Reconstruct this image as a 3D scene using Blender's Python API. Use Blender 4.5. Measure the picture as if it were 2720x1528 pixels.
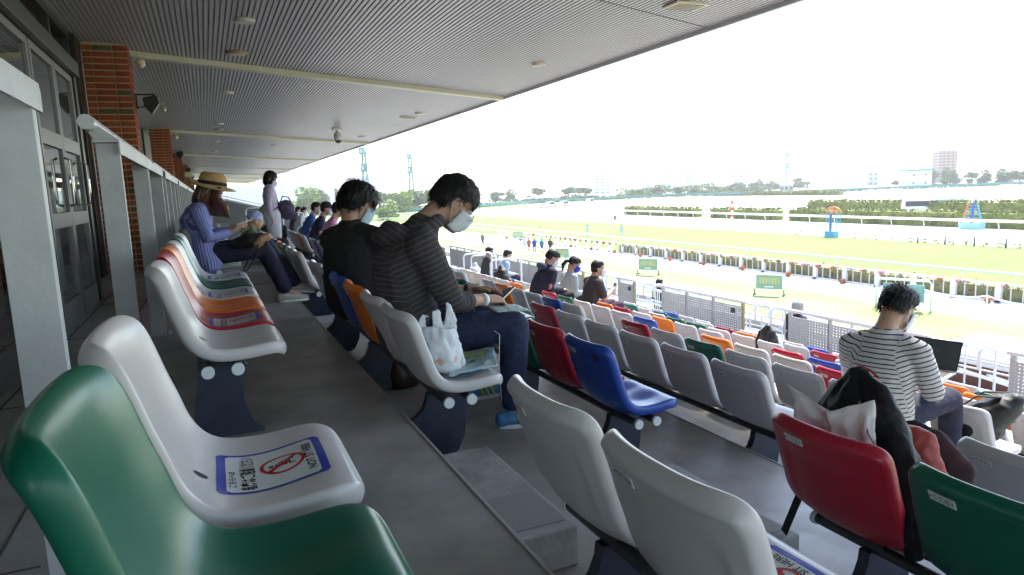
import bpy, bmesh, math, random
from mathutils import Vector, Matrix, noise
import numpy as np
random.seed(7)
S=bpy.context.scene
for o in list(bpy.data.objects): bpy.data.objects.remove(o)
COL=S.collection
# ---------------- camera, world, sun, exposure ----------------
cam=bpy.data.cameras.new('camera'); co=bpy.data.objects.new('camera',cam); COL.objects.link(co)
cam.sensor_width=36; cam.lens=24.457; cam.clip_start=0.05; cam.clip_end=3000
RX=Vector((0.91503927,-0.40132262,-0.04053755)); RD=Vector((-0.09469329,-0.11603571,-0.98872084)); RF=Vector((0.39209223,0.90855703,-0.14417979))
m=Matrix.Identity(4)
for i in range(3):
    m[i][0]=RX[i]; m[i][1]=-RD[i]; m[i][2]=-RF[i]
co.matrix_world=m; S.camera=co
W=bpy.data.worlds.new('World'); S.world=W; W.use_nodes=True
nt=W.node_tree; bg=nt.nodes['Background']; sky=nt.nodes.new('ShaderNodeTexSky'); sky.sky_type='NISHITA'; sky.sun_disc=False
SUN_EL=math.radians(56); SUN_AZ=math.radians(62)      # azimuth measured from +Y towards +X
sky.sun_elevation=SUN_EL; sky.sun_rotation=SUN_AZ; sky.air_density=1.0; sky.dust_density=1.0; sky.ozone_density=1.0
nt.links.new(sky.outputs[0],bg.inputs[0]); bg.inputs[1].default_value=0.15
sl=bpy.data.lights.new('sun','SUN'); sl.energy=3.2; sl.angle=math.radians(10); sl.color=(1,0.95,0.86)
so=bpy.data.objects.new('sun',sl); COL.objects.link(so)
sd=Vector((math.sin(SUN_AZ)*math.cos(SUN_EL),math.cos(SUN_AZ)*math.cos(SUN_EL),math.sin(SUN_EL)))
so.rotation_euler=sd.to_track_quat('Z','Y').to_euler()
S.view_settings.view_transform='Standard'; S.view_settings.look='None'; S.view_settings.gamma=1; S.view_settings.use_curve_mapping=False
S.view_settings.exposure=2.15
S.render.resolution_x=1024; S.render.resolution_y=575
S.cycles.max_bounces=8; S.cycles.diffuse_bounces=4
# ---------------- materials ----------------
MATS={}
def mat(name,col,rough=0.6,metal=0.0,var=0.0,vscale=8.0,bump=0.0,bscale=40.0,coat=0.0,trans=0.0,ior=1.45,spec=0.5,alpha=1.0,col2=None,stretch=None,sss=0.0,emis=None,rvar=0.0):
    if name in MATS: return MATS[name]
    m=bpy.data.materials.new(name); m.use_nodes=True; n=m.node_tree; p=n.nodes['Principled BSDF']
    p.inputs['Base Color'].default_value=(*col,1); p.inputs['Roughness'].default_value=rough; p.inputs['Metallic'].default_value=metal
    p.inputs['Coat Weight'].default_value=coat; p.inputs['Transmission Weight'].default_value=trans; p.inputs['IOR'].default_value=ior
    p.inputs['Specular IOR Level'].default_value=spec; p.inputs['Alpha'].default_value=alpha
    if sss: p.inputs['Subsurface Weight'].default_value=sss; p.inputs['Subsurface Scale'].default_value=0.02
    if emis: p.inputs['Emission Color'].default_value=(*emis[0],1); p.inputs['Emission Strength'].default_value=emis[1]
    tc=n.nodes.new('ShaderNodeTexCoord'); src=tc.outputs['Object']
    if stretch:
        mp=n.nodes.new('ShaderNodeMapping'); mp.inputs['Scale'].default_value=stretch; n.links.new(src,mp.inputs[0]); src=mp.outputs[0]
    if var>0 or col2:
        nz=n.nodes.new('ShaderNodeTexNoise'); nz.inputs['Scale'].default_value=vscale; nz.inputs['Detail'].default_value=6; nz.inputs['Roughness'].default_value=0.6
        n.links.new(src,nz.inputs['Vector'])
        rp=n.nodes.new('ShaderNodeValToRGB'); rp.color_ramp.elements[0].position=0.3; rp.color_ramp.elements[1].position=0.7
        c2=col2 if col2 else tuple(min(1,c*(1+var)) for c in col); c1=col if col2 else tuple(c*(1-var) for c in col)
        rp.color_ramp.elements[0].color=(*c1,1); rp.color_ramp.elements[1].color=(*c2,1)
        n.links.new(nz.outputs[0],rp.inputs[0]); n.links.new(rp.outputs[0],p.inputs['Base Color'])
    if rvar>0:
        r1=n.nodes.new('ShaderNodeTexNoise'); r1.inputs['Scale'].default_value=vscale*2.3; r1.inputs['Detail'].default_value=8; r1.inputs['Roughness'].default_value=0.7; n.links.new(src,r1.inputs['Vector'])
        mr=n.nodes.new('ShaderNodeMapRange'); mr.inputs['From Min'].default_value=0.3; mr.inputs['From Max'].default_value=0.7; mr.inputs['To Min'].default_value=rough-rvar; mr.inputs['To Max'].default_value=rough+rvar
        n.links.new(r1.outputs[0],mr.inputs['Value']); n.links.new(mr.outputs[0],p.inputs['Roughness'])
    if bump>0:
        nb=n.nodes.new('ShaderNodeTexNoise'); nb.inputs['Scale'].default_value=bscale; nb.inputs['Detail'].default_value=5
        n.links.new(src,nb.inputs['Vector']); bp=n.nodes.new('ShaderNodeBump'); bp.inputs['Strength'].default_value=bump; bp.inputs['Distance'].default_value=0.01
        n.links.new(nb.outputs[0],bp.inputs['Height']); n.links.new(bp.outputs[0],p.inputs['Normal'])
    MATS[name]=m; return m
# ---------------- mesh helpers ----------------
def link(o,parent=None):
    COL.objects.link(o)
    if parent is not None: o.parent=parent
    return o
def tag(o,label=None,cat=None,group=None,kind=None):
    if label: o['label']=label
    if cat: o['category']=cat
    if group: o['group']=group
    if kind: o['kind']=kind
    return o
def empty(name,loc=(0,0,0),rz=0.0,label=None,cat=None,group=None):
    o=bpy.data.objects.new(name,None); o.empty_display_size=0.1; o.location=loc; o.rotation_euler=(0,0,rz); link(o); return tag(o,label,cat,group)
class MB:
    def __init__(s): s.v=[]; s.f=[]; s.m=[]; s.cm=0
    def quad_grid(s,P,closed_u=False,closed_v=False):
        nv=len(P); nu=len(P[0]); b=len(s.v)
        for r in P: s.v+= [tuple(q) for q in r]
        for i in range(nv-(0 if closed_v else 1)):
            for j in range(nu-(0 if closed_u else 1)):
                a=b+i*nu+j; c=b+i*nu+(j+1)%nu; d=b+((i+1)%nv)*nu+(j+1)%nu; e=b+((i+1)%nv)*nu+j
                s.f.append((a,c,d,e)); s.m.append(s.cm)
        return s
    def box(s,c,d,M=None):
        x,y,z=d[0]/2,d[1]/2,d[2]/2; b=len(s.v)
        L=[(-x,-y,-z),(x,-y,-z),(x,y,-z),(-x,y,-z),(-x,-y,z),(x,-y,z),(x,y,z),(-x,y,z)]
        for q in L:
            q=Vector(q)
            if M is not None: q=M@q
            s.v.append((q.x+c[0],q.y+c[1],q.z+c[2]))
        for f in ((0,3,2,1),(4,5,6,7),(0,1,5,4),(1,2,6,5),(2,3,7,6),(3,0,4,7)):
            s.f.append(tuple(b+i for i in f)); s.m.append(s.cm)
        return s
    def bar(s,p0,p1,w,h,up=(0,0,1)):
        p0=Vector(p0);p1=Vector(p1); d=(p1-p0); L=d.length; d.normalize(); u=Vector(up)
        if abs(d.dot(u))>0.98: u=Vector((1,0,0))
        a=d.cross(u).normalized(); u=a.cross(d).normalized()
        M=Matrix((d,a,u)).transposed(); c=(p0+p1)/2
        return s.box(c,(L,w,h),M)
    def poly(s,pts):
        b=len(s.v); s.v+=[tuple(p) for p in pts]; s.f.append(tuple(range(b,b+len(pts)))); s.m.append(s.cm); return s
    def prism(s,pts,vec):
        b=len(s.v); n=len(pts); vec=Vector(vec)
        s.v+=[tuple(p) for p in pts]+[tuple(Vector(p)+vec) for p in pts]
        s.f.append(tuple(range(b+n-1,b-1,-1))); s.f.append(tuple(range(b+n,b+2*n))); s.m+=[s.cm,s.cm]
        for i in range(n): s.f.append((b+i,b+(i+1)%n,b+n+(i+1)%n,b+n+i)); s.m.append(s.cm)
        return s
    def loft(s,pts,rad,side=(0,1,0),n=12,cap=True):
        """tube with elliptic sections; rad = (r along side, r across) or number"""
        pts=[Vector(p) for p in pts]; rad=[(r,r) if not isinstance(r,(tuple,list)) else r for r in rad]
        if cap:
            d0=(pts[0]-pts[1]).normalized(); d1=(pts[-1]-pts[-2]).normalized(); q=pts[:]; rr=list(rad)
            pre=[];pr=[]
            for t in (1.0,0.8,0.45):
                k=math.sqrt(max(0.0,1-t*t)) if t<1 else 0.02
                pre.append(pts[0]+d0*min(rad[0])*t*0.9); pr.append((rad[0][0]*k,rad[0][1]*k))
            post=[];po=[]
            for t in (0.45,0.8,1.0):
                k=math.sqrt(max(0.0,1-t*t)) if t<1 else 0.02
                post.append(pts[-1]+d1*min(rad[-1])*t*0.9); po.append((rad[-1][0]*k,rad[-1][1]*k))
            q=pre+q+post; rr=pr+rr+po
        else: q=pts; rr=rad
        rows=[]; sv=Vector(side)
        for i,p in enumerate(q):
            a=q[max(0,i-1)]; b=q[min(len(q)-1,i+1)]; t=(b-a)
            if t.length<1e-7: t=q[-1]-q[0]
            t.normalize(); e1=(sv-t*sv.dot(t))
            if e1.length<1e-3: e1=Vector((1,0,0)).cross(t)
            e1.normalize(); e2=t.cross(e1)
            rows.append([p+e1*math.cos(2*math.pi*j/n)*rr[i][0]+e2*math.sin(2*math.pi*j/n)*rr[i][1] for j in range(n)])
        b=len(s.v); s.quad_grid(rows,closed_u=True)
        s.f.append(tuple(b+j for j in range(n-1,-1,-1))); s.m.append(s.cm)
        e=b+(len(rows)-1)*n; s.f.append(tuple(e+j for j in range(n))); s.m.append(s.cm)
        return s
    def ell(s,c,r,M=None,n=14,k=9):
        rows=[]
        for i in range(k+1):
            ph=math.pi*(0.02+0.96*i/k); row=[]
            for j in range(n):
                th=2*math.pi*j/n; q=Vector((r[0]*math.sin(ph)*math.cos(th),r[1]*math.sin(ph)*math.sin(th),r[2]*math.cos(ph)))
                if M is not None: q=M@q
                row.append(q+Vector(c))
            rows.append(row[::-1])
        b=len(s.v); s.quad_grid(rows,closed_u=True)
        s.f.append(tuple(b+j for j in range(n-1,-1,-1))); s.m.append(s.cm)
        e=b+k*n; s.f.append(tuple(e+j for j in range(n))); s.m.append(s.cm)
        return s
    def cyl(s,p0,p1,r,n=12,r1=None): return s.loft([p0,p1],[r,r if r1 is None else r1],side=(0.3,0.9,0.2),n=n,cap=False)
    def tube(s,pts,r,n=8): return s.loft(pts,[r]*len(pts),side=(0.31,0.9,0.2),n=n,cap=False)
    def mesh(s,name,mats):
        me=bpy.data.meshes.new(name); me.from_pydata(s.v,[],s.f)
        for m in (mats if isinstance(mats,(list,tuple)) else [mats]): me.materials.append(m)
        if any(s.m): me.polygons.foreach_set('material_index',s.m)
        me.update(); return me
    def build(s,name,mats,parent=None,smooth=False,loc=None,bevel=0.0,auto=None):
        me=s.mesh(name,mats); o=bpy.data.objects.new(name,me)
        if smooth: me.polygons.foreach_set('use_smooth',[True]*len(me.polygons))
        if auto is not None: me.set_sharp_from_angle(angle=math.radians(auto)) if hasattr(me,'set_sharp_from_angle') else None
        if loc is not None: o.location=loc
        if bevel>0:
            md=o.modifiers.new('b','BEVEL'); md.width=bevel; md.segments=2; md.limit_method='ANGLE'
        return link(o,parent)
def remesh(mb,voxel,smooth=4,disp=None):
    """closed pieces united into one continuous surface"""
    me=bpy.data.meshes.new('t'); me.from_pydata(mb.v,[],mb.f); me.update()
    o=bpy.data.objects.new('t',me); COL.objects.link(o)
    r=o.modifiers.new('r','REMESH'); r.mode='VOXEL'; r.voxel_size=voxel; r.adaptivity=0
    if smooth: sm=o.modifiers.new('s','SMOOTH'); sm.factor=0.5; sm.iterations=smooth
    dg=bpy.context.evaluated_depsgraph_get(); dg.update()
    out=bpy.data.meshes.new_from_object(o.evaluated_get(dg)); bpy.data.objects.remove(o); bpy.data.meshes.remove(me)
    out.polygons.foreach_set('use_smooth',[True]*len(out.polygons))
    if disp:
        n=len(out.vertices); nr=[v.normal.copy() for v in out.vertices]
        for v,q in zip(out.vertices,nr): v.co=v.co+q*disp(v.co,q)
        out.update()
    return out
def attr_along(me,bones,name='along'):
    """distance along the nearest bone chain and across it, for woven stripes"""
    n=len(me.vertices); co=np.empty(n*3); me.vertices.foreach_get('co',co); co=co.reshape(n,3)
    best=np.full(n,1e9); al=np.zeros(n); ac=np.zeros(n)
    for ci,(chain,side,off) in enumerate(bones):
        rad_=0.16 if ci==0 else 0.055; s0=off; sd=np.array(side,float)
        for a,b in zip(chain[:-1],chain[1:]):
            a=np.array(a,float); b=np.array(b,float); d=b-a; L=np.linalg.norm(d); d/=L
            t=(co-a)@d; tc=np.clip(t,0,L); q=co-(a+tc[:,None]*d); dist=np.linalg.norm(q,axis=1)
            e=sd-d*(sd@d); e/=max(1e-6,np.linalg.norm(e))
            msk=dist<best; best[msk]=dist[msk]; al[msk]=(s0+t)[msk]
            f=np.cross(d,e); ang=np.arctan2(q@f,q@e); ac[msk]=ang[msk]*rad_; s0+=L
    for nm,arr in ((name,al),('across',ac)):
        a=me.attributes.new(nm,'FLOAT','POINT'); a.data.foreach_set('value',arr.astype(np.float32))
def stripe_mat(name,base,line,period,width,attr='along',rough=0.85,bump=0.3,wob=0.004,mult=1.0):
    m=mat(name,base,rough,bump=bump,bscale=25); n=m.node_tree; p=n.nodes['Principled BSDF']
    at=n.nodes.new('ShaderNodeAttribute'); at.attribute_name=attr
    nz=n.nodes.new('ShaderNodeTexNoise'); nz.inputs['Scale'].default_value=12
    tc=n.nodes.new('ShaderNodeTexCoord'); n.links.new(tc.outputs['Object'],nz.inputs['Vector'])
    a1=n.nodes.new('ShaderNodeMath'); a1.operation='MULTIPLY_ADD'; n.links.new(nz.outputs[0],a1.inputs[0]); a1.inputs[1].default_value=wob*2; n.links.new(at.outputs['Fac'],a1.inputs[2])
    dv=n.nodes.new('ShaderNodeMath'); dv.operation='DIVIDE'; n.links.new(a1.outputs[0],dv.inputs[0]); dv.inputs[1].default_value=period
    fr=n.nodes.new('ShaderNodeMath'); fr.operation='FRACT'; n.links.new(dv.outputs[0],fr.inputs[0])
    lt=n.nodes.new('ShaderNodeMath'); lt.operation='LESS_THAN'; n.links.new(fr.outputs[0],lt.inputs[0]); lt.inputs[1].default_value=width
    mx=n.nodes.new('ShaderNodeMix'); mx.data_type='RGBA'; n.links.new(lt.outputs[0],mx.inputs[0])
    mx.inputs[6].default_value=(*base,1); mx.inputs[7].default_value=(*line,1); n.links.new(mx.outputs[2],p.inputs['Base Color'])
    return m
def text_mesh(txt,size,depth=0.0):
    cu=bpy.data.curves.new('t','FONT'); cu.body=txt; cu.size=size; cu.extrude=depth; cu.align_x='CENTER'; cu.align_y='CENTER'; cu.resolution_u=2; cu.offset=size*0.018
    o=bpy.data.objects.new('t',cu); COL.objects.link(o); dg=bpy.context.evaluated_depsgraph_get(); dg.update()
    me=bpy.data.meshes.new_from_object(o.evaluated_get(dg)); bpy.data.objects.remove(o); return me
def mesh_obj(name,me,parent=None,M=None,m=None):
    o=bpy.data.objects.new(name,me)
    if m is not None: me.materials.clear(); me.materials.append(m)
    if M is not None: o.matrix_local=M
    return link(o,parent)
def frame(o,x,y,z=None):
    """matrix with origin o, x axis x, y axis near y"""
    x=Vector(x).normalized(); y=Vector(y); z=x.cross(y).normalized(); y=z.cross(x)
    M=Matrix((x,y,z)).transposed().to_4x4(); M.translation=Vector(o); return M
ORD=['top','second','third','fourth','fifth','sixth','seventh','eighth','ninth','tenth']
# stand geometry
def rowX(i): return 0.0 if i==0 else (0.93 if i==1 else -0.035+0.965*i)
def floorZ(i): return -0.965-0.27*i
# ---------------- shared materials ----------------
M_floor=mat('floor_epoxy',(0.29,0.285,0.275),0.40,var=0.28,vscale=3.1,bump=0.08,bscale=300,rvar=0.13)
M_riser=mat('riser_concrete',(0.22,0.215,0.205),0.6,var=0.2,vscale=3,bump=0.2,bscale=60)
M_white=mat('seat_white',(0.52,0.495,0.495),0.30,var=0.03,vscale=7,bump=0.03,bscale=120,rvar=0.025)
M_green=mat('seat_green',(0.004,0.105,0.062),0.30,var=0.06,vscale=7,bump=0.03,bscale=120,rvar=0.025)
M_red=mat('seat_red',(0.36,0.012,0.03),0.32,var=0.06,vscale=7,bump=0.03,bscale=120,rvar=0.025)
M_blue=mat('seat_blue',(0.016,0.06,0.33),0.30,var=0.06,vscale=7,bump=0.03,bscale=120,rvar=0.025)
M_orange=mat('seat_orange',(0.70,0.17,0.008),0.32,var=0.05,vscale=7,bump=0.03,bscale=120,rvar=0.025)
M_grey=mat('seat_grey',(0.26,0.265,0.27),0.4,var=0.05,vscale=3,bump=0.03,bscale=120)
SEATM=dict(white=M_white,green=M_green,red=M_red,blue=M_blue,orange=M_orange,grey=M_grey)
M_navy=mat('navy_paint',(0.018,0.024,0.045),0.35,var=0.25,vscale=12,bump=0.08,bscale=60)
M_tube=mat('dark_tube',(0.06,0.062,0.066),0.35,metal=0.6)
M_cap=mat('white_cap',(0.62,0.66,0.68),0.45)
M_plate=mat('plate_white',(0.6,0.62,0.6),0.4)
M_ink=mat('ink_black',(0.01,0.01,0.01),0.5)
M_inkgreen=mat('ink_green',(0.0,0.14,0.045),0.5)
M_screw=mat('screw_steel',(0.3,0.3,0.3),0.3,metal=1)
M_stickw=mat('sticker_white',(0.58,0.62,0.62),0.35)
M_stickb=mat('sticker_blue',(0.02,0.04,0.36),0.35)
M_stickr=mat('sticker_red',(0.45,0.01,0.01),0.4)
M_rail=mat('rail_grey_paint',(0.40,0.41,0.42),0.45,var=0.12,vscale=6,bump=0.15,bscale=50)
M_pipe=mat('pipe_grey_paint',(0.42,0.44,0.45),0.3,var=0.06,vscale=8)
M_ceil=mat('ceiling_metal',(0.43,0.43,0.425),0.35,metal=0.2,var=0.06,vscale=1.2,stretch=(1,0.15,1))
M_ceil2=mat('ceiling_groove',(0.27,0.27,0.27),0.7)
M_beam=mat('beam_cream',(0.52,0.50,0.36),0.45,var=0.06,vscale=2)
M_fix=mat('fixture_cream',(0.60,0.57,0.40),0.4)
M_frame=mat('dark_frame',(0.035,0.037,0.035),0.35,metal=0.4)
M_alu=mat('door_aluminium',(0.15,0.15,0.155),0.4,metal=0.3,var=0.05)
M_glass=mat('window_glass',(0.8,0.85,0.85),0.02,trans=1.0,ior=1.45,spec=0.5)
M_mortar=mat('mortar',(0.42,0.34,0.17),0.9,var=0.2,vscale=20)
M_black=mat('black_plastic',(0.012,0.012,0.014),0.4)
M_whitep=mat('white_paint',(0.78,0.78,0.76),0.45,var=0.04)
BR=[mat('brick_red',(0.27,0.060,0.022),0.85,var=0.25,vscale=18,bump=0.4,bscale=60),mat('brick_deep',(0.22,0.042,0.02),0.85,var=0.25,vscale=18,bump=0.4,bscale=60),mat('brick_dark',(0.10,0.075,0.05),0.85,var=0.25,vscale=18,bump=0.4,bscale=60)]
# ---------------- terrace (floors and risers) ----------------
YA,YB=-4.0,75.0
terr=MB()
def prof():
    L=[(-9.0,floorZ(0))]
    for i in range(10):
        xe=0.712+0.965*i if i>0 else 0.712
        if i==9: xe=9.75
        L.append((xe,floorZ(i))); L.append((xe,floorZ(i+1) if i<9 else -4.6))
    return L
P=prof()
b=MB()
for (x0,z0),(x1,z1) in zip(P[:-1],P[1:]):
    b.cm=0 if abs(z0-z1)<1e-6 else 1
    b.poly([(x0,YA,z0),(x1,YA,z1),(x1,YB,z1),(x0,YB,z0)])
tr=b.build('terrace',[M_floor,M_riser]); tag(tr,kind='structure')
for i in range(10):                                   # thin metal nosing along each step
    xe=0.712+0.965*i if i<9 else 9.75
    nb=MB(); nb.box((xe-0.008,(YA+YB)/2,floorZ(i)+0.001),(0.010,YB-YA,0.007)); nb.build('nosing_strip',mat('nosing',(0.38,0.38,0.37),0.4,metal=0.3),tr)
jb=MB()
for y in np.arange(0.3,40,1.83):                      # narrow joints between floor slabs on the top walkway
    jb.box((-1.0,float(y),floorZ(0)+0.001),(1.0,0.006,0.004))
for y in (8.15,13.6,19.0,24.5): jb.box((0.1,y,floorZ(0)+0.001),(1.2,0.006,0.004))
for x in (-0.62,-1.0): jb.box((x,20,floorZ(0)+0.0012),(0.008,48,0.004))
jb.build('floor_joint',mat('joint_dark',(0.07,0.07,0.07),0.9),tr)
# half steps in the aisles
AISLES=[(1.79,2.78),(5.79,6.52),(9.55,10.25),(13.30,14.0)]
M_stepc=mat('step_concrete',(0.30,0.30,0.285),0.75,var=0.35,vscale=5,bump=0.3,bscale=80)
M_tread=mat('tread_mat',(0.24,0.24,0.23),0.8,bump=0.5,bscale=220)
for ai,(y0,y1) in enumerate(AISLES):
    for i in range(1,10):
        if ai==0 and i==1: pass
        xe=0.712+0.965*(i-1)
        hs=MB(); hs.box((xe+0.15,(y0+y1)/2+ (0.0),floorZ(i)+0.0665),(0.298,(y1-y0)*0.82,0.133))
        st=hs.build('half_step',M_stepc,bevel=0.006)
        tag(st,'%s concrete half step in the %s aisle, below the %s row floor'%('bare grey','near' if ai==0 else ['','second','third','fourth'][ai],ORD[i-1]),'step','half steps in the aisles')
        if i<4:
            t=MB(); t.box((xe+0.15,(y0+y1)/2-0.22,floorZ(i)+0.1345),(0.26,0.26,0.003)); t.build('tread_strip',M_tread,st)
# ---------------- seat ----------------
def seat_mesh():
    ctrl=[(-0.212,0.722),(-0.196,0.712),(-0.180,0.685),(-0.162,0.635),(-0.147,0.58),(-0.130,0.53),(-0.111,0.48),(-0.086,0.437),(-0.050,0.403),(-0.005,0.386),(0.05,0.383),(0.10,0.389),(0.15,0.399),(0.185,0.403),(0.212,0.400),(0.229,0.391),(0.239,0.377)]
    L=[0]
    for p,q in zip(ctrl[:-1],ctrl[1:]): L.append(L[-1]+math.hypot(q[0]-p[0],q[1]-p[1]))
    TL=L[-1]; S_=[0,0.006,0.016,0.030,0.047,0.066]+[0.066+(TL-0.158)*q/15 for q in range(1,15)]+[TL-q for q in (0.092,0.068,0.047,0.028,0.014,0.005,0)]
    def at(s_):
        for k in range(len(L)-1):
            if s_<=L[k+1]+1e-9: f=(s_-L[k])/(L[k+1]-L[k]); break
        p0=ctrl[max(0,k-1)];p1=ctrl[k];p2=ctrl[k+1];p3=ctrl[min(len(ctrl)-1,k+2)]
        return tuple(0.5*((2*p1[c])+(-p0[c]+p2[c])*f+(2*p0[c]-5*p1[c]+4*p2[c]-p3[c])*f*f+(-p0[c]+3*p1[c]-3*p2[c]+p3[c])*f**3) for c in (0,1))
    inner=[at(q) for q in S_]; n=len(inner); NU=22; Wd=0.206; r=0.066; r2=0.092
    def hw(s_):
        w=Wd+0.004*math.sin(math.pi*s_/TL)
        if s_<r: w-=r-math.sqrt(max(0,r*r-(r-s_)**2))
        e=TL-s_
        if e<r2: w-=(r2-math.sqrt(max(0,r2*r2-(r2-e)**2)))*0.8
        return w
    top=[];nor=[]
    for k in range(n):
        x,z=inner[k]; s_=S_[k]; t=s_/TL; w=hw(s_)
        p=inner[max(0,k-1)]; q=inner[min(n-1,k+1)]; dx,dz=q[0]-p[0],q[1]-p[1]; l=math.hypot(dx,dz); nx,nz=-dz/l,dx/l
        if t>0.84: f_=min(1,(t-0.84)/0.10); nx*=1-f_*0.85; l=math.hypot(nx,nz); nx/=l; nz/=l
        wx,wz=(0.97,0.24) if t<0.30 else (nx,nz)
        amp=0.026 if t<0.35 else (0.026-(t-0.35)/0.20*0.016 if t<0.55 else 0.010*max(0,1-max(0,t-0.70)/0.18))
        row=[];nr=[]
        for j in range(NU+1):
            y=(-1+2*j/NU)*w; g_=abs(y)/Wd
            d=amp*g_**2.6
            if t>0.52: d-=0.006*math.exp(-((g_-0.46)/0.26)**2)*math.sin(math.pi*(t-0.52)/0.48)
            row.append(Vector((x+wx*d,y,z+wz*d))); nr.append(Vector((nx,0,nz)))
        top.append(row); nor.append(nr)
    loop=[(0,j) for j in range(NU+1)]+[(k,NU) for k in range(1,n)]+[(n-1,j) for j in range(NU-1,-1,-1)]+[(k,0) for k in range(n-2,0,-1)]
    m_=len(loop); outs=[]
    for a_ in range(m_):
        k,j=loop[a_]; p=loop[a_-1]; q=loop[(a_+1)%m_]; t_=(top[q[0]][q[1]]-top[p[0]][p[1]]).normalized(); o_=t_.cross(nor[k][j]).normalized()
        c_=Vector((0,(-1+2*j/NU),0))*2+(Vector((0,0,1)) if k<6 else (Vector((1,0,0)) if k>n-7 else Vector((0,0,0))))
        if o_.dot(c_)<0: o_=-o_
        outs.append(o_)
    vs=[];fs=[];idx={}
    for k in range(n):
        for j in range(NU+1): idx[(k,j)]=len(vs); vs.append(top[k][j])
    for k in range(n-1):
        for j in range(NU): fs.append((idx[k,j],idx[k,j+1],idx[k+1,j+1],idx[k+1,j]))
    prev=[idx[l] for l in loop]
    for d,o in ((0.0015,0.006),(0.008,0.0105),(0.020,0.0135),(0.036,0.0130),(0.048,0.0075),(0.051,-0.004)):
        cur=[]
        for a_,(k,j) in enumerate(loop): cur.append(len(vs)); vs.append(top[k][j]-nor[k][j]*d+outs[a_]*o)
        for a_ in range(m_): fs.append((prev[(a_+1)%m_],prev[a_],cur[a_],cur[(a_+1)%m_]))
        prev=cur
    bi={}
    for a_,l in enumerate(loop): bi[l]=prev[a_]
    def sm(x): x=max(0,min(1,x)); return x*x*(3-2*x)
    for k in range(1,n-1):
        for j in range(1,NU):
            t=S_[k]/TL; g_=abs(top[k][j].y)/Wd
            pan=sm((0.80-g_)/0.09)*sm((t-0.145)/0.03)*sm((0.50-t)/0.08)
            d=0.050-0.0085*pan+0.012*(1-min(1,g_)**2)*math.exp(-((t-0.47)/0.16)**2)
            bi[(k,j)]=len(vs); vs.append(top[k][j]-nor[k][j]*d)
    for k in range(n-1):
        for j in range(NU): fs.append((bi[k,j],bi[k+1,j],bi[k+1,j+1],bi[k,j+1]))
    me=bpy.data.meshes.new('seat_shell'); me.from_pydata([tuple(v) for v in vs],[],fs); me.update()
    o=bpy.data.objects.new('t',me); COL.objects.link(o); sb=o.modifiers.new('s','SUBSURF'); sb.levels=1; sb.render_levels=1
    dg=bpy.context.evaluated_depsgraph_get(); dg.update(); out=bpy.data.meshes.new_from_object(o.evaluated_get(dg)); bpy.data.objects.remove(o)
    out.polygons.foreach_set('use_smooth',[True]*len(out.polygons)); out.name='seat_shell'
    return out
base_seat=seat_mesh()
SEATME={}
for k,m_ in SEATM.items():
    c=base_seat.copy(); c.materials.clear(); c.materials.append(m_); SEATME[k]=c
# plate on the back: rounded plate, two screws, number
pb=MB(); pb.box((0,0,0),(0.078,0.026,0.003)); pm=pb.mesh('number_plate',M_plate)
sb_=MB(); sb_.cyl((-0.033,0,0.001),(-0.033,0,0.004),0.0035,8); s1=sb_.mesh('screw',M_screw)
sb_=MB(); sb_.cyl((0.033,0,0.001),(0.033,0,0.004),0.0035,8); s2=sb_.mesh('screw',M_screw)
KANA='コケクキカオエウイア'
db=MB()
for q in (-0.016,-0.006,0.004,0.014): db.box((q,0.0,0.0022),(0.006,0.009,0.001))
dash=db.mesh('plate_lettering',M_inkgreen)
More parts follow.
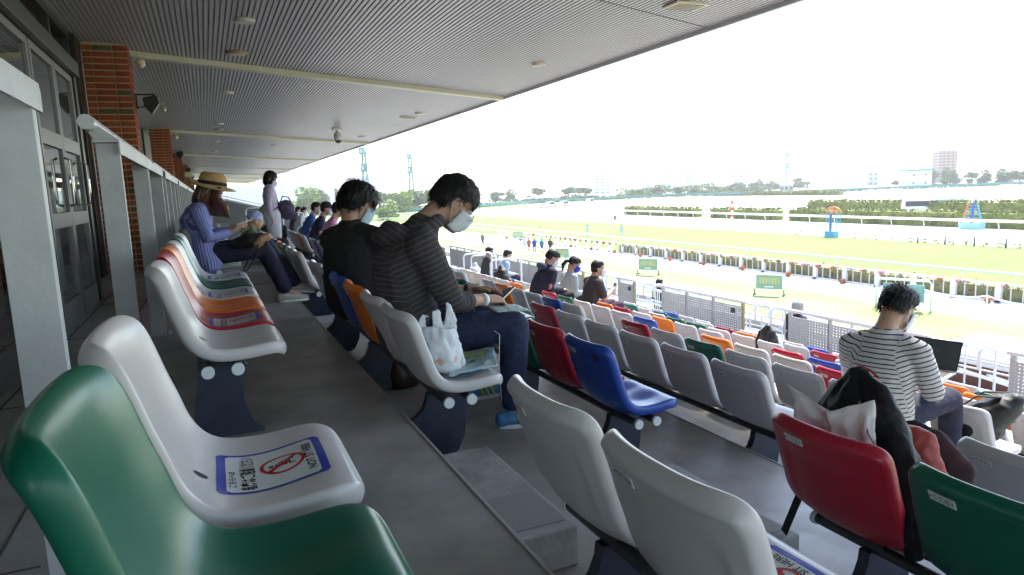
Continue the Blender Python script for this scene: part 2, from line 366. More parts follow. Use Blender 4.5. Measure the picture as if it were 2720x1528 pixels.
# hole in the pan
# sticker
from mathutils.bvhtree import BVHTree
_bm=bmesh.new(); _bm.from_mesh(base_seat); SEATBVH=BVHTree.FromBMesh(_bm)
SX=0.078                                              # sticker centre on the pan
_h=SEATBVH.ray_cast(Vector((-0.6,0.098,0.655)),Vector((1,0,0))); _n=_h[1] if _h[1].x<0 else -_h[1]; _y=Vector((0,0,1))-_n*_n.z; PLM=frame(_h[0]+_n*0.001,_y.cross(_n),_y)
if PLM.to_3x3().col[2].dot(_n)<0: PLM=PLM@Matrix.Rotation(math.pi,4,'X')
def drape(me,M,lift=0.0):
    for v in me.vertices:
        q=M@v.co; h=SEATBVH.ray_cast(Vector((q.x+SX,q.y,0.6)),Vector((0,0,-1)))
        v.co=Vector((q.x+SX,q.y,(h[0].z if h[0] else 0.39)+q.z+lift))
    me.update(); return me
def sticker_mesh():
    b=MB()
    def rr(w,h,r,z,cm,nx=22,ny=14):
        b.cm=cm; rows=[]
        for i in range(nx+1):
            x=-w/2+w*i/nx; e=max(0,abs(x)-(w/2-r)); hh=h/2-(r-math.sqrt(max(0,r*r-e*e)))
            rows.append([(x,-hh+2*hh*j/ny,z) for j in range(ny+1)])
        b.quad_grid(rows)
    rr(0.222,0.226,0.012,0.0006,0); rr(0.186,0.206,0.008,0.0011,1)
    b.cm=2; n=36; R0,R1,cx=0.048,0.0400,0.022
    ring=[[(cx+r*math.cos(2*math.pi*j/n),r*math.sin(2*math.pi*j/n),0.0016) for j in range(n)] for r in (R1,R0)]
    b.quad_grid(ring,closed_u=True)
    b.cm=3
    def disc(x,y,rx,ry,z=0.0016): b.poly([(x+rx*math.cos(2*math.pi*j/14),y+ry*math.sin(2*math.pi*j/14),z) for j in range(14)])
    def seg(x0,y0,x1,y1,w,z=0.0016):
        d=Vector((x1-x0,y1-y0,0)).normalized(); p=Vector((-d.y,d.x,0))*w/2; A=Vector((x0,y0,z)); B=Vector((x1,y1,z))
        b.poly([A-p,B-p,B+p,A+p])
    h=cx
    disc(h-0.0245,-0.004,0.0062,0.0062); seg(h-0.0165,-0.004,h+0.010,-0.007,0.012); seg(h+0.006,-0.004,h+0.009,0.016,0.009); seg(h+0.004,0.0125,h+0.024,0.0145,0.008)
    seg(h-0.010,0.005,h+0.001,0.0125,0.005); seg(h+0.0145,-0.014,h+0.0145,0.006,0.0045); seg(h+0.0145,-0.012,h+0.026,-0.012,0.0045)
    b.cm=2; d=0.031; z=0.0021; w=0.0040
    b.poly([(cx-d-w,-d+w,z),(cx-d+w,-d-w,z),(cx+d+w,d-w,z),(cx+d-w,d+w,z)])
    me=b.mesh('warning_sticker',[M_stickb,M_stickw,M_stickr,M_ink]); return drape(me,Matrix.Identity(4))
stick=sticker_mesh()
def stext(t,size,x,y,sx,sy):
    me=text_mesh(t,size); me.materials.clear(); me.materials.append(M_ink)
    return drape(me,Matrix.Translation((x,y,0.0017))@Matrix.Rotation(math.radians(90),4,'Z')@Matrix.Diagonal((sx,sy,1,1)))
ST=[stext('こちらへの',0.0175,-0.080,-0.035,1.0,1.0),stext('着席はご遠慮ください',0.0195,-0.048,0,0.98,1.75),stext('NOT SIT HERE',0.0255,0.079,0,0.95,1.0)]
hb=MB(); hb.poly([(0.013*math.cos(a),0.011*math.sin(a),0.0012) for a in np.linspace(0,2*math.pi,19)[:-1]]); hole_me=hb.mesh('drain_hole',mat('hole_dark',(0.03,0.03,0.035),0.8))
for v in hole_me.vertices: v.co.x-=0.060+SX; v.co.y-=0.045
drape(hole_me,Matrix.Identity(4))
seat_objs={}
def add_seat(i,k,color,sticker=False,plate=None,label=None,full=True):
    o=bpy.data.objects.new('stadium_seat',SEATME[color]); link(o)
    o.location=(rowX(i)+random.uniform(-0.002,0.002),1.03+0.5*k,floorZ(i)); o.rotation_euler=(0,0,random.uniform(-0.008,0.008))
    tag(o,label,'seat','plastic seats of the grandstand')
    if full:
        p=bpy.data.objects.new('number_plate',pm); p.matrix_local=PLM; link(p,o)
        if plate:
            t=text_mesh(plate,0.0185); t.materials.clear(); t.materials.append(M_inkgreen); q=bpy.data.objects.new('plate_lettering',t); q.matrix_local=Matrix.Translation((0,0,0.0022))@Matrix.Diagonal((0.80,1,1,1)); link(q,p)
            for s_ in (s1,s2): link(bpy.data.objects.new('screw',s_),p)
        else: link(bpy.data.objects.new('plate_lettering',dash),p)
    if i<4 and k<10: link(bpy.data.objects.new('drain_hole',hole_me),o)
    if sticker:
        s=bpy.data.objects.new('warning_sticker',stick); link(s,o)
        for t_ in ST: link(bpy.data.objects.new('sticker_lettering',t_),s)
    seat_objs[(i,k)]=o
    return o
# colour plan, row by row (k counted from the second seat left of the photographer)
W_='white'
C={}
def setc(i,k0,names):
    for a,nm in enumerate(names): C[(i,k0+a)]=nm
g=dict(w='white',g='green',r='red',b='blue',o='orange',y='grey')
def plan(i,k0,s): setc(i,k0,[g[c] for c in s])
plan(0,0,'gw'); plan(0,4,'wrowgw'); plan(0,11.5,'ywwgww'); plan(0,19,'wwbwww'); plan(0,26.5,'wgwwrw')
plan(1,0,'ww'); plan(1,4,'wwobww'); plan(1,11.5,'wwgobw'); plan(1,19,'wwbwrw'); plan(1,26.5,'wwwbww')
plan(2,-1,'wgr'); plan(2,4,'brgwww'); plan(2,11.5,'wwgwow'); plan(2,19,'rwwwbw'); plan(2,26.5,'wowwww')
plan(3,-1,'www'); plan(3,4,'wwwwwr'); plan(3,11.5,'gwgwww'); plan(3,19,'wwowww'); plan(3,26.5,'wwwgww')
plan(4,-3,'wwwoww'[:5]); plan(4,4,'wwwgwr'); plan(4,11.5,'wbwwow'); plan(4,19,'wwwrww'); plan(4,26.5,'wwbwww')
plan(5,-4,'wwwwww'); plan(5,4,'wwrwwo'); plan(5,11.5,'bwwwgr'); plan(5,19,'owwwww'); plan(5,26.5,'wwwwww')
plan(6,-5,'wwwwwww'); plan(6,4,'wgwwbr'); plan(6,11.5,'wwowro'); plan(6,19,'wgwwwb'); 
plan(7,-6,'wwwwwwww'); plan(7,4,'wwwwrw'); plan(7,11.5,'wwwggw'); plan(7,19,'wwwoww')
plan(8,-6,'wwwwwwww'); plan(8,4,'wwbwwr'); plan(8,11.5,'rwworw'); plan(8,19,'gwgwbw')
plan(9,-6,'wwwwwwww'); plan(9,4,'wwgwww'); plan(9,11.5,'owbwww'); plan(9,19,'wwbwww')
C[(8,6)]=C[(8,7)]='green'; C[(7,5)]=C[(7,6)]='orange'; C[(8,8)]='orange'; C[(5,4)]='white'; C[(6,5)]='white'; C[(9,6)]='white'
STICK={(0,1),(0,5),(0,7),(0,9),(1,0),(3,1),(2,6),(3,5),(3,7),(4,6),(4,8),(2,8),(5,7),(6,8),(5,5),(7,6)}
PLATE={(1,0):'C-ケ-22',(1,1):'C-ケ-21',(2,0):'C-ク-22',(2,1):'C-ク-21',(3,1):'C-キ-21',(2,4):'C-ク-20',(1,4):'C-ケ-20',(3,4):'C-キ-20'}
BL={-1:'at the right end',0:'before the near aisle',1:'between the near and second aisles',2:'between the second and third aisles',3:'between the third and fourth aisles',4:'beyond the fourth aisle'}
def blk(k):
    if k<2: return 0,int(1-k)
    if k<10: return 1,int(k-4)
    if k<18: return 2,int(k-11.5)
    if k<26: return 3,int(k-19)
    return 4,int(k-26.5)
CN=dict(white='white',green='dark green',red='crimson',blue='royal blue',orange='orange',grey='mid grey')
def in_view(x,y,z,m_=0.25):
    P_=Vector((x,y,z)); a=P_.dot(RX); b_=P_.dot(RD); c_=P_.dot(RF)
    if c_<0.3: return y>0.2
    return abs(a/c_)<0.736*(1+m_) and abs(b_/c_)<0.414*(1+m_*1.5)
for (i,k),col in sorted(C.items()):
    y=1.03+0.5*k
    if not in_view(rowX(i),y,floorZ(i)+0.55,0.12): continue
    bb,n_=blk(k)
    pos='%s from aisle'%(['first','second','third','fourth','fifth','sixth','seventh','eighth'][n_]) if bb==0 else '%s'%(['first','second','third','fourth','fifth','sixth'][n_])
    lab='%s seat%s, %s row, %s %s'%(CN[col],' with sticker' if (i,k) in STICK else '',ORD[i],pos,BL[bb])
    add_seat(i,k,col,(i,k) in STICK,PLATE.get((i,k)),lab,full=(i>0 and y<16))
# seat frames: two tubes with white end caps on navy pedestals
ped=[(-0.085,0.315),(0.085,0.325),(0.10,0.27),(0.098,0.18),(0.085,0.09),(0.05,0.02),(0.02,0.0),(-0.20,0.0),(-0.215,0.0),(-0.215,0.17),(-0.19,0.19),(-0.145,0.205),(-0.11,0.235),(-0.09,0.28)]
pd=MB(); pd.prism([(x,-0.02,z) for x,z in ped][::-1],(0,0.04,0)); ped_me=pd.mesh('pedestal',M_navy)
ped0=[(-0.085,0.315),(0.085,0.325),(0.075,0.22),(0.07,0.14),(0.10,0.05),(0.14,0.0),(-0.13,0.0),(-0.12,0.1)]
pd=MB(); pd.prism([(x,-0.02,z) for x,z in ped0][::-1],(0,0.04,0)); ped0_me=pd.mesh('pedestal',M_navy)
BLOCKS=[(-7,1),(4,9),(11.5,16.5),(19,24),(26.5,31.5)]
for i in range(10):
    for bi_,(ka,kb) in enumerate(BLOCKS):
        ks=[k for (ii,k) in seat_objs if ii==i and ka-0.1<=k<=kb+0.1]
        if not ks: continue
        ya=1.03+0.5*min(ks)-(0.25 if bi_>0 else 0.6); yb=1.03+0.5*max(ks)+0.15
        e=empty('seat_support_frame',(rowX(i),ya,floorZ(i)),0,'dark tube frame, navy pedestals, %s row, %s'%(ORD[i],BL[bi_]),'seat frame','seat support frames')
        L=yb-ya
        for x in (-0.05,0.055):
            t=MB(); t.cyl((x,0,0.322),(x,L,0.322),0.019,10); t.build('tube',M_tube,e,smooth=True,auto=40)
            for yy,s in ((-0.006,-1),(L+0.002,1)):
                t=MB(); t.cyl((x,yy-0.006,0.322),(x,yy+0.010,0.322),0.0235,16); t.build('end_cap',M_cap,e,smooth=True,auto=40)
        np_=max(2,int(L/1.2)+1)
        for q in range(np_):
            yy=0.22+(L-0.44)*q/(np_-1)
            o=bpy.data.objects.new('pedestal',ped0_me if i==0 else ped_me); o.location=(0,yy,0); link(o,e)
        if i<3:
            for k in ks:
                for x in (-0.05,0.055):
                    t=MB(); t.box((x,1.03+0.5*k-ya,0.345),(0.03,0.24,0.012)); t.build('seat_bracket',M_tube,e)
# ---------------- roof / ceiling ----------------
BS=0.257; SLP=-0.051; XW=-1.30; XE=5.60
def cz(x): return 2.08+SLP*(x+0.76)
def cpt(x,y0,dz=0.0): return Vector((x,y0+BS*(x+0.76),cz(x)+dz))     # point on the skewed line that starts at y0 at the pillars
beamY=[11.4-12.3+12.3*k for k in range(0,8)]
roof=MB()
roof.prism([(-14,YA-4,2.22+0.6),(XE+0.06,YA-4,cz(XE)+0.24),(XE+0.06,YA-4,cz(XE)+0.62),(-14,YA-4,3.6)],(0,YB+8,0))
ro=roof.build('roof_slab',mat('roof_grey',(0.3,0.3,0.31),0.6)); tag(ro,kind='structure')  # unseen slab, carried far back so light enters only from the front
fas=MB(); fas.box((XE+0.03,(YA+YB)/2,cz(XE)+0.10),(0.05,YB-YA+6,0.30)); fas.build('fascia',mat('fascia_pale',(0.5,0.52,0.52),0.4,metal=0.3),ro)
ce=empty('ceiling'); tag(ce,kind='structure')
# corrugated panels between the seams
PIT=0.056
seams=[]
for y in beamY: seams+= [y,y+6.15]
seams=sorted(seams)
xs=[]
x=XW-0.25
while x<XE: xs.append(x); x+=PIT
for a,b_ in zip(seams[:-1],seams[1:]):
    mb=MB()
    r0=[];r1=[]
    for x in xs:
        for dx,dz in ((0,0.0),(PIT*0.66,0.0),(PIT*0.70,0.012),(PIT*0.96,0.012)):
            q=x+dx; r0.append(cpt(q,a+0.012,dz)); r1.append(cpt(q,b_-0.012,dz))
    mb.quad_grid([r0,r1]); o=mb.build('ceiling_panel',[M_ceil,M_ceil2],ce)
    me=o.data; n=len(r0)-1
    mi=[1 if (j%4) in (1,2,3) else 0 for j in range(n)]
    me.polygons.foreach_set('material_index',mi)
bk=MB(); bk.poly([cpt(XW-0.3,-8,0.06),cpt(XE,-8,0.06),cpt(XE,100,0.06),cpt(XW-0.3,100,0.06)]); bk.build('ceiling_backing',M_ceil2,ce)
for n_,y in enumerate(beamY):
    e=empty('ceiling_beam',(0,0,0),0,['cream ceiling beam just behind the camera','cream ceiling beam nearest in view, from the first brick pillar to the roof edge','second cream ceiling beam, level with the second brick pillar','third cream ceiling beam beyond the second brick pillar','fourth cream ceiling beam, narrow in the distance','fifth cream ceiling beam, further along','sixth cream ceiling beam, nearly edge on','farthest cream ceiling beam'][n_],'beam','cream ceiling beams')
    # three lengths with butt joints, two stepped flanges
    for x0,x1 in ((-0.80,1.35),(1.355,3.6),(3.605,5.55)):
        mb=MB()
        d=(cpt(x1,y)-cpt(x0,y)).normalized()
        c=(cpt(x0,y,-0.045)+cpt(x1,y,-0.045))/2; L=(cpt(x1,y)-cpt(x0,y)).length
        mb.bar(cpt(x0,y,-0.035),cpt(x1,y,-0.035),0.17,0.075); mb.bar(cpt(x0,y+0.11,-0.012),cpt(x1,y+0.11,-0.012),0.10,0.03)
        mb.build('beam_section',M_beam,e,bevel=0.004)
# round downlights / speakers / hatches in the ceiling
def ceil_hit(x,y): return Vector((x,y,cz(x)))
def downlight(x,y,r,label,m_,square=False,depth=0.03):
    e=empty('ceiling_light' if not square else 'ceiling_vent',ceil_hit(x,y),0,label,'ceiling light' if not square else 'vent','fittings set in the ceiling')
    b=MB()
    if square:
        b.box((0,0,-0.012),(r*2,r*1.3,0.024)); b.build('cover',m_,e,bevel=0.004)
        b=MB()
        for q in range(5): b.box((0,-r*0.5+q*r*0.25,-0.028),(r*1.7,0.008,0.006))
        b.build('grille',M_ceil2,e)
    else:
        b.loft([(0,0,0.01),(0,0,-depth)],[r*1.05,r],side=(1,0,0),n=28,cap=False); b.build('rim',m_,e,smooth=True,auto=40)
        b=MB(); b.loft([(0,0,-depth-0.001),(0,0,-depth-0.006)],[r*0.8,r*0.78],side=(1,0,0),n=28,cap=False); b.build('diffuser',mat('diffuser',(0.45,0.45,0.42),0.5),e,smooth=True,auto=40)
# ---------------- brick pillars ----------------
def brick_mesh(sx,sy,sz):
    b=MB(); b.box((0,0,0),(sx,sy,sz)); return b
def pillar(y,idx,detail):
    x0,x1=-1.30,-0.765; dY=0.62; z0=floorZ(0); z1=2.10
    e=empty('brick_pillar',(0,0,0),0,['red brick pillar with pale joints nearest the glass doors','second red brick pillar along the walkway','third red brick pillar, partly behind the railings','fourth red brick pillar along the walkway','fifth red brick pillar, a thin strip in the distance','farthest red brick pillar'][idx],'pillar','red brick pillars')
    b=MB(); b.box(((x0+x1)/2,y+dY/2,(z0+z1)/2),(x1-x0-0.02,dY-0.02,z1-z0)); b.build('mortar_core',M_mortar,e)
    H=0.082; nrow=int((z1-z0)/H)
    cols=[(x0,x0+0.115),(x0+0.115,x0+0.355),(x0+0.355,x1)]
    sc=[(y,y+0.20),(y+0.20,y+0.42),(y+0.42,y+dY)]
    if detail:
        cache={}
        def get(sx,sy,v):
            if (sx,sy,v) not in cache:
                q=MB(); q.box((0,0,0),(sx,sy,0.064)); cache[(sx,sy,v)]=q.mesh('brick',BR[v])
            return cache[(sx,sy,v)]
        for r in range(nrow):
            z=z0+H*(r+0.5)
            for a,(u0,u1) in enumerate(cols):
                v=random.choices([0,1,2],[10,6,1])[0]; j=random.uniform(-0.002,0.002)
                me=get(round(u1-u0-0.010,4),0.05,v); o=bpy.data.objects.new('brick',me); o.location=((u0+u1)/2+(0.004 if a==2 else 0),y+0.024+j,z); link(o,e)
            for a,(u0,u1) in enumerate(sc):
                v=random.choices([0,1,2],[10,6,1])[0]
                sy=round(u1-u0-0.010-(0.03 if a==0 else 0),4)
                me=get(0.05,sy,v); o=bpy.data.objects.new('brick',me); o.location=(x1-0.022+random.uniform(-0.002,0.002),(u0+u1)/2+(0.02 if a==0 else 0),z); link(o,e)
    else:
        q=MB()
        for r in range(nrow):
            z=z0+H*(r+0.5)
            for (u0,u1) in cols:
                q.cm=random.choices([0,1,2],[10,6,1])[0]; q.box(((u0+u1)/2+0.001,y+0.012,z),(u1-u0-0.010,0.05,0.064))
            q.cm=0; q.box((x1-0.018,y+0.34,z),(0.05,dY-0.1,0.064))
        s_=q.build('brick_courses',BR,e); s_['kind']='stuff'
for n_,y in enumerate([10.9,23.1,35.1,47.1,59.1,71.1]): pillar(y,n_,n_<2)
# the pillar's bricks recur behind the glass, to stand for their reflection
# ---------------- glass front with doors ----------------
XG=-1.42
def gz(): return floorZ(0)
# building body behind the glass: dark lobby
lob=MB()
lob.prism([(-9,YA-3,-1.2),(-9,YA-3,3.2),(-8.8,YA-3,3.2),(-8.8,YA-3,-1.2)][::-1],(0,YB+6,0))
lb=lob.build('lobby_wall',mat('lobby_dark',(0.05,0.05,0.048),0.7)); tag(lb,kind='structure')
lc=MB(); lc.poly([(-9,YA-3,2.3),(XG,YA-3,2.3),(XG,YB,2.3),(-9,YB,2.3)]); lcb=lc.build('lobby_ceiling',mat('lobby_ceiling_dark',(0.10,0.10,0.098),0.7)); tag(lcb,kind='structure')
M_wallg=mat('wall_panel_grey',(0.16,0.16,0.155),0.6,var=0.08)
gw=empty('glass_wall',(0,0,0),0,'dark framed glass wall with aluminium doors left of the brick pillar','glass wall')
def fbox(y0,y1,z0,z1,m_,name,x=XG,t=0.08,parent=gw):
    b=MB(); b.box((x,(y0+y1)/2,(z0+z1)/2),(t,y1-y0,z1-z0)); return b.build(name,m_,parent,bevel=0.003)
TZ=1.22                                               # transom
fbox(-2.0,10.85,TZ,TZ+0.17,M_frame,'transom',t=0.14)
fbox(-2.0,10.85,2.02,2.14,M_frame,'head_rail',t=0.14)
for y in (1.2,3.6,6.0,7.55,9.15,10.35): fbox(y-0.05,y+0.05,TZ+0.17,2.02,M_frame,'mullion',t=0.12)
for y in (9.15,9.75,10.30): fbox(y-0.06,y+0.05,gz(),TZ,M_frame,'mullion',x=XG+0.02*(y-9),t=0.14)
fbox(10.42,10.84,gz(),2.1,M_frame,'jamb',t=0.24)
ys=[-2.0,1.2,3.6,6.0,7.55,9.15,10.35]
for a,b_ in zip(ys[:-1],ys[1:]):
    fbox(a+0.05,b_-0.05,TZ+0.17,2.02,M_glass,'pane',t=0.012)
fbox(9.2,9.7,gz(),TZ,M_glass,'pane',t=0.012); fbox(9.8,10.28,gz(),TZ,M_glass,'pane',t=0.012)
# doors stand at the outer face
XD=-1.075
dz=[gz()+0.02,gz()+0.30,gz()+0.92,gz()+1.02,gz()+1.60,gz()+1.70,gz()+2.12]
dn=0
for (y0,y1) in ((1.6,2.7),(2.72,3.82),(3.86,4.96),(4.98,6.08),(6.12,7.02),(7.04,7.92)):
    e=empty('glass_door',(XD,y0,gz()),0,['aluminium glass door at the extreme left edge','aluminium glass door behind the nearest railing post','aluminium glass door hidden partly by the near railing','aluminium glass door left of the door pair','aluminium glass door with lit pull handle','aluminium glass door nearest the brick pillar'][dn],'door','aluminium glass doors'); dn+=1
    w=y1-y0
    def db_(ya,yb,za,zb,m_,name,t=0.045,x=0,parent=e):
        b=MB(); b.box((x,(ya+yb)/2,(za+zb)/2),(t,yb-ya,zb-za)); return b.build(name,m_,parent,bevel=0.003)
    db_(0,0.06,0,2.16,M_alu,'stile'); db_(w-0.06,w,0,2.16,M_alu,'stile')
    for (za,zb) in ((0.0,0.20),(0.78,0.90),(1.42,1.54),(2.10,2.16)): db_(0.061,w-0.061,za,zb,M_alu,'cross_rail')
    for (za,zb) in ((0.20,0.78),(0.90,1.42),(1.54,2.10)): db_(0.06,w-0.06,za,zb,M_glass,'pane',t=0.010)
    if dn in (5,6): 
        b=MB(); b.tube([(0.03,w-0.09,0.95),(0.07,w-0.09,0.97),(0.07,w-0.09,1.33),(0.03,w-0.09,1.35)],0.013); b.build('pull_handle',mat('handle_steel',(0.7,0.7,0.68),0.15,metal=1),e,smooth=True)
fbox(1.5,8.0,gz()+2.17,gz()+2.30,M_frame,'door_head',x=XD,t=0.16,parent=gw)
dh=MB(); dh.box(((XD+XG)/2,4.75,gz()+2.235),(0.26,6.5,0.05)); dh.build('canopy_plate',M_frame,gw)
fbox(7.95,8.07,gz(),gz()+2.17,M_frame,'door_jamb',x=XD-0.03,t=0.14,parent=gw)
b=MB(); b.box(((XD+XG)/2-0.02,8.03,gz()+1.1),(0.24,0.04,2.2)); b.build('side_jamb',M_frame,gw)
# bricks added behind the glass to stand for the pillar's reflection, in same courses
bw=empty('brick_reflection',(0,0,0),0,'red brick stand-in for a reflection, set inside the glass behind the doors','wall')
b=MB(); b.box((-2.32,9.3,0.55),(0.10,3.3,3.1)); b.build('mortar_core',M_mortar,bw)
cache=[]
for v in range(3):
    q=MB(); q.box((0,0,0),(0.05,0.235,0.064)); cache.append(q.mesh('brick',BR[v]))
for r in range(23):
    for c_ in range(13):
        o=bpy.data.objects.new('brick',cache[random.choices([0,1,2],[10,6,1])[0]]); o.location=(-2.262+random.uniform(-0.002,0.002),7.8+0.245*c_,gz()+1.15+0.082*(r+0.5)); link(o,bw)
b=MB()
for r in range(14):
    for c_ in range(13): b.cm=random.choices([0,1,2],[10,6,1])[0]; b.box((-2.262,7.8+0.245*c_,gz()+0.082*(r+0.5)),(0.05,0.235,0.064))
o=b.build('lower_brick_courses',BR,bw); o['kind']='stuff'
# back wall beyond pillar 1
n_=0
for (y0,y1) in ((11.55,23.05),(23.75,35.05),(35.75,47.05),(47.75,59.0),(59.8,74)):
    w_=MB(); w_.box((-1.55,(y0+y1)/2,0.5),(0.12,y1-y0,3.2)); o=w_.build('wall_panel',M_wallg)
    tag(o,['dark grey wall between first and second brick pillars','dark grey wall between second and third brick pillars','dark grey wall between third and fourth brick pillars','dark grey wall between fourth and fifth brick pillars','dark grey wall beyond the fifth brick pillar'][n_],'wall','grey walls between the pillars'); n_+=1
# floodlights / speakers / cameras on the pillars
def flood(x,y,z,label):
    e=empty('floodlight',(x,y,z),0,label,'floodlight','black floodlights on the pillars')
    b=MB(); b.bar((0,0,0.10),(0.26,-0.02,0.10),0.02,0.02); b.bar((0.02,0,0.10),(0.02,0,-0.1),0.02,0.02); b.bar((0.02,0,-0.08),(0.13,-0.01,-0.06),0.015,0.015); b.build('bracket',M_black,e)
    b=MB(); b.prism([(0.10,-0.08,0.05),(0.27,-0.10,0.09),(0.31,-0.10,-0.02),(0.20,-0.08,-0.17),(0.11,-0.08,-0.06)],(0,0.16,0)); b.build('housing',M_black,e,bevel=0.01)
    b=MB(); b.box((0.275,0,0.03),(0.03,0.14,0.09),Matrix.Rotation(0.5,3,'Y')); b.build('lens',mat('lens_grey',(0.15,0.15,0.16),0.1),e)
flood(-0.76,11.2,0.95+0.42,'black floodlight on a bracket from the nearest brick pillar')
flood(-0.76,23.4,1.35,'black floodlight on the second brick pillar')
flood(-0.76,35.4,1.35,'black floodlight on the third brick pillar')
flood(-0.76,47.4,1.35,'black floodlight on the fourth brick pillar')
def dome(x,y,z,r,label):
    e=empty('ceiling_speaker',(x,y,z),0,label,'speaker','round cream speakers')
    b=MB(); b.loft([(0,0,0.0),(0,-0.03,-0.02),(0,-0.09,-0.05)],[(r*0.55,r*0.55),(r*1.0,r*1.0),(r*1.05,r*1.05)],side=(1,0,0),n=18); b.build('body',M_fix,e,smooth=True)
    b=MB(); b.ell((0,-0.135,-0.075),(r*0.45,r*0.2,r*0.45)); b.build('grille',mat('grille_cream',(0.4,0.38,0.24),0.6),e,smooth=True)
    b=MB(); b.bar((0,0,0.12),(0,0,-0.02),0.03,0.03); b.build('bracket',M_fix,e)
dome(-0.64,11.25,1.93,0.06,'round cream speaker beside the nearest pillar top'); dome(-0.62,23.6,1.90,0.07,'round cream speaker beside the second pillar top'); dome(-0.62,17.0,1.97,0.05,'small cream dome on the ceiling between the pillars')
e=empty('speaker_cluster',(-0.55,35.0,1.1),0,'cream loudspeaker cluster on the third pillar','loudspeaker')
b=MB(); b.box((0,0,0),(0.35,0.25,0.22)); b.build('horn',M_fix,e,bevel=0.03); b=MB(); b.box((0.35,-0.1,-0.35),(0.6,0.4,0.25)); b.build('cabinet',M_fix,e,bevel=0.04); b=MB(); b.bar((0,0,0.1),(0.1,0,-0.4),0.06,0.06); b.build('mounting_arm',M_fix,e)
# CCTV dome under the roof edge
e=empty('security_camera',(3.66,20.7,cz(3.66)),0,'grey dome security camera hanging under the ceiling near the roof edge','camera'); e.scale=(0.8,0.8,0.8)
b=MB(); b.box((0,0,-0.04),(0.32,0.22,0.08)); b.build('base_box',M_fix,e,bevel=0.01)
b=MB(); b.loft([(0,0,-0.08),(0,0,-0.16),(0.0,0,-0.22),(0.02,0,-0.36)],[0.04,0.07,0.13,0.145],side=(1,0,0),n=18); b.build('housing',mat('housing_grey',(0.42,0.43,0.42),0.35),e,smooth=True)
b=MB(); b.ell((0.03,0,-0.43),(0.12,0.12,0.12)); b.build('dome_lens',mat('dome_smoke',(0.03,0.035,0.035),0.1),e,smooth=True)
# ---------------- rail behind the top row ----------------
XR=-0.395
def rail(y0,y1,label,npost):
    e=empty('guard_rail',(XR,y0,floorZ(0)),0,label,'railing','grey railings behind the top row'); L=y1-y0; H=1.245
    for q in range(npost):
        yy=0.06+(L-0.12)*q/(npost-1)
        b=MB(); b.box((-0.0,yy,H/2),(0.098,0.040,H-0.005)); p=b.build('post',M_rail,e,bevel=0.002)
        b=MB(); b.box((0,yy,0.006),(0.16,0.10,0.012)); p2=b.build('base_plate',M_rail,e)
        for sx in (-0.062,0.062):
            b=MB(); b.cyl((sx,yy-0.03,0.012),(sx,yy-0.03,0.035),0.010,8); b.build('bolt',M_screw,p2)
        b=MB(); b.prism([(0.05,yy-0.01,H+0.012),(-0.052,yy-0.01,H+0.012),(-0.09,yy-0.01,H+0.085),(-0.04,yy-0.01,H+0.085)],(0,0.014,0)); b.build('gusset',M_rail,e)
    b=MB(); b.box((0,L/2,H+0.004),(0.11,L,0.014)); b.build('top_plate',M_rail,e,bevel=0.002)
    b=MB(); b.box((0.052,L/2,H-0.03),(0.008,L,0.055)); b.build('top_lip',M_rail,e)
    b=MB(); b.cyl((-0.063,-0.06,H+0.085),(-0.063,L+0.04,H+0.085),0.034,20); b.build('handrail_pipe',M_pipe,e,smooth=True,auto=40)
    for q in range(1,int(L/0.62)):
        b=MB(); b.cyl((-0.063,0.62*q,H+0.085),(-0.063,0.62*q+0.006,H+0.085),0.0352,20); b.build('pipe_joint',M_ceil2,e)
rail(-1.2,2.04,'grey railing with round handrail at the left edge of the view',3)
rail(3.76,7.4,'grey railing with round handrail behind the coloured top row seats',3)
rail(7.9,11.4,'grey railing behind the woman in the straw hat',4)
rail(12.0,18.0,'grey railing further along the top row',7)
rail(18.7,30.0,'distant grey railing along the walkway',9)
# ceiling fittings
M_dl=mat('downlight_brown',(0.35,0.22,0.12),0.5)
downlight(0.61,8.84,0.115,'round white downlight in the ceiling above the walkway',mat('downlight_white',(0.5,0.48,0.4),0.4))
downlight(0.61,10.79,0.14,'round tan cover plate in the ceiling above the walkway',M_dl)
downlight(0.59,14.81,0.11,'round downlight beyond the first cream beam, above the walkway',M_fix)
downlight(4.77,9.69,0.105,'round downlight near the roof edge before the first cream beam',M_fix)
downlight(4.80,17.13,0.20,'square cream vent near the roof edge',M_fix,square=True)
downlight(4.84,16.24,0.13,'round downlight beside the square vent near the roof edge',M_fix)
downlight(0.55,20.99,0.12,'round downlight before the second cream beam',M_fix)
downlight(0.57,22.66,0.13,'round tan cover just before the second cream beam',M_dl)
downlight(2.62,28.25,0.14,'round downlight in the middle of the ceiling beyond the second beam',M_fix)
downlight(4.87,23.0,0.13,'round downlight near the roof edge before the second beam',M_fix)
downlight(4.78,6.21,0.20,'square vent cover at the top edge of the view',M_fix,square=True)
downlight(0.56,27.3,0.12,'round downlight beyond the second cream beam over the walkway',M_fix)
downlight(0.60,33.2,0.12,'farthest round downlight over the walkway',M_fix)
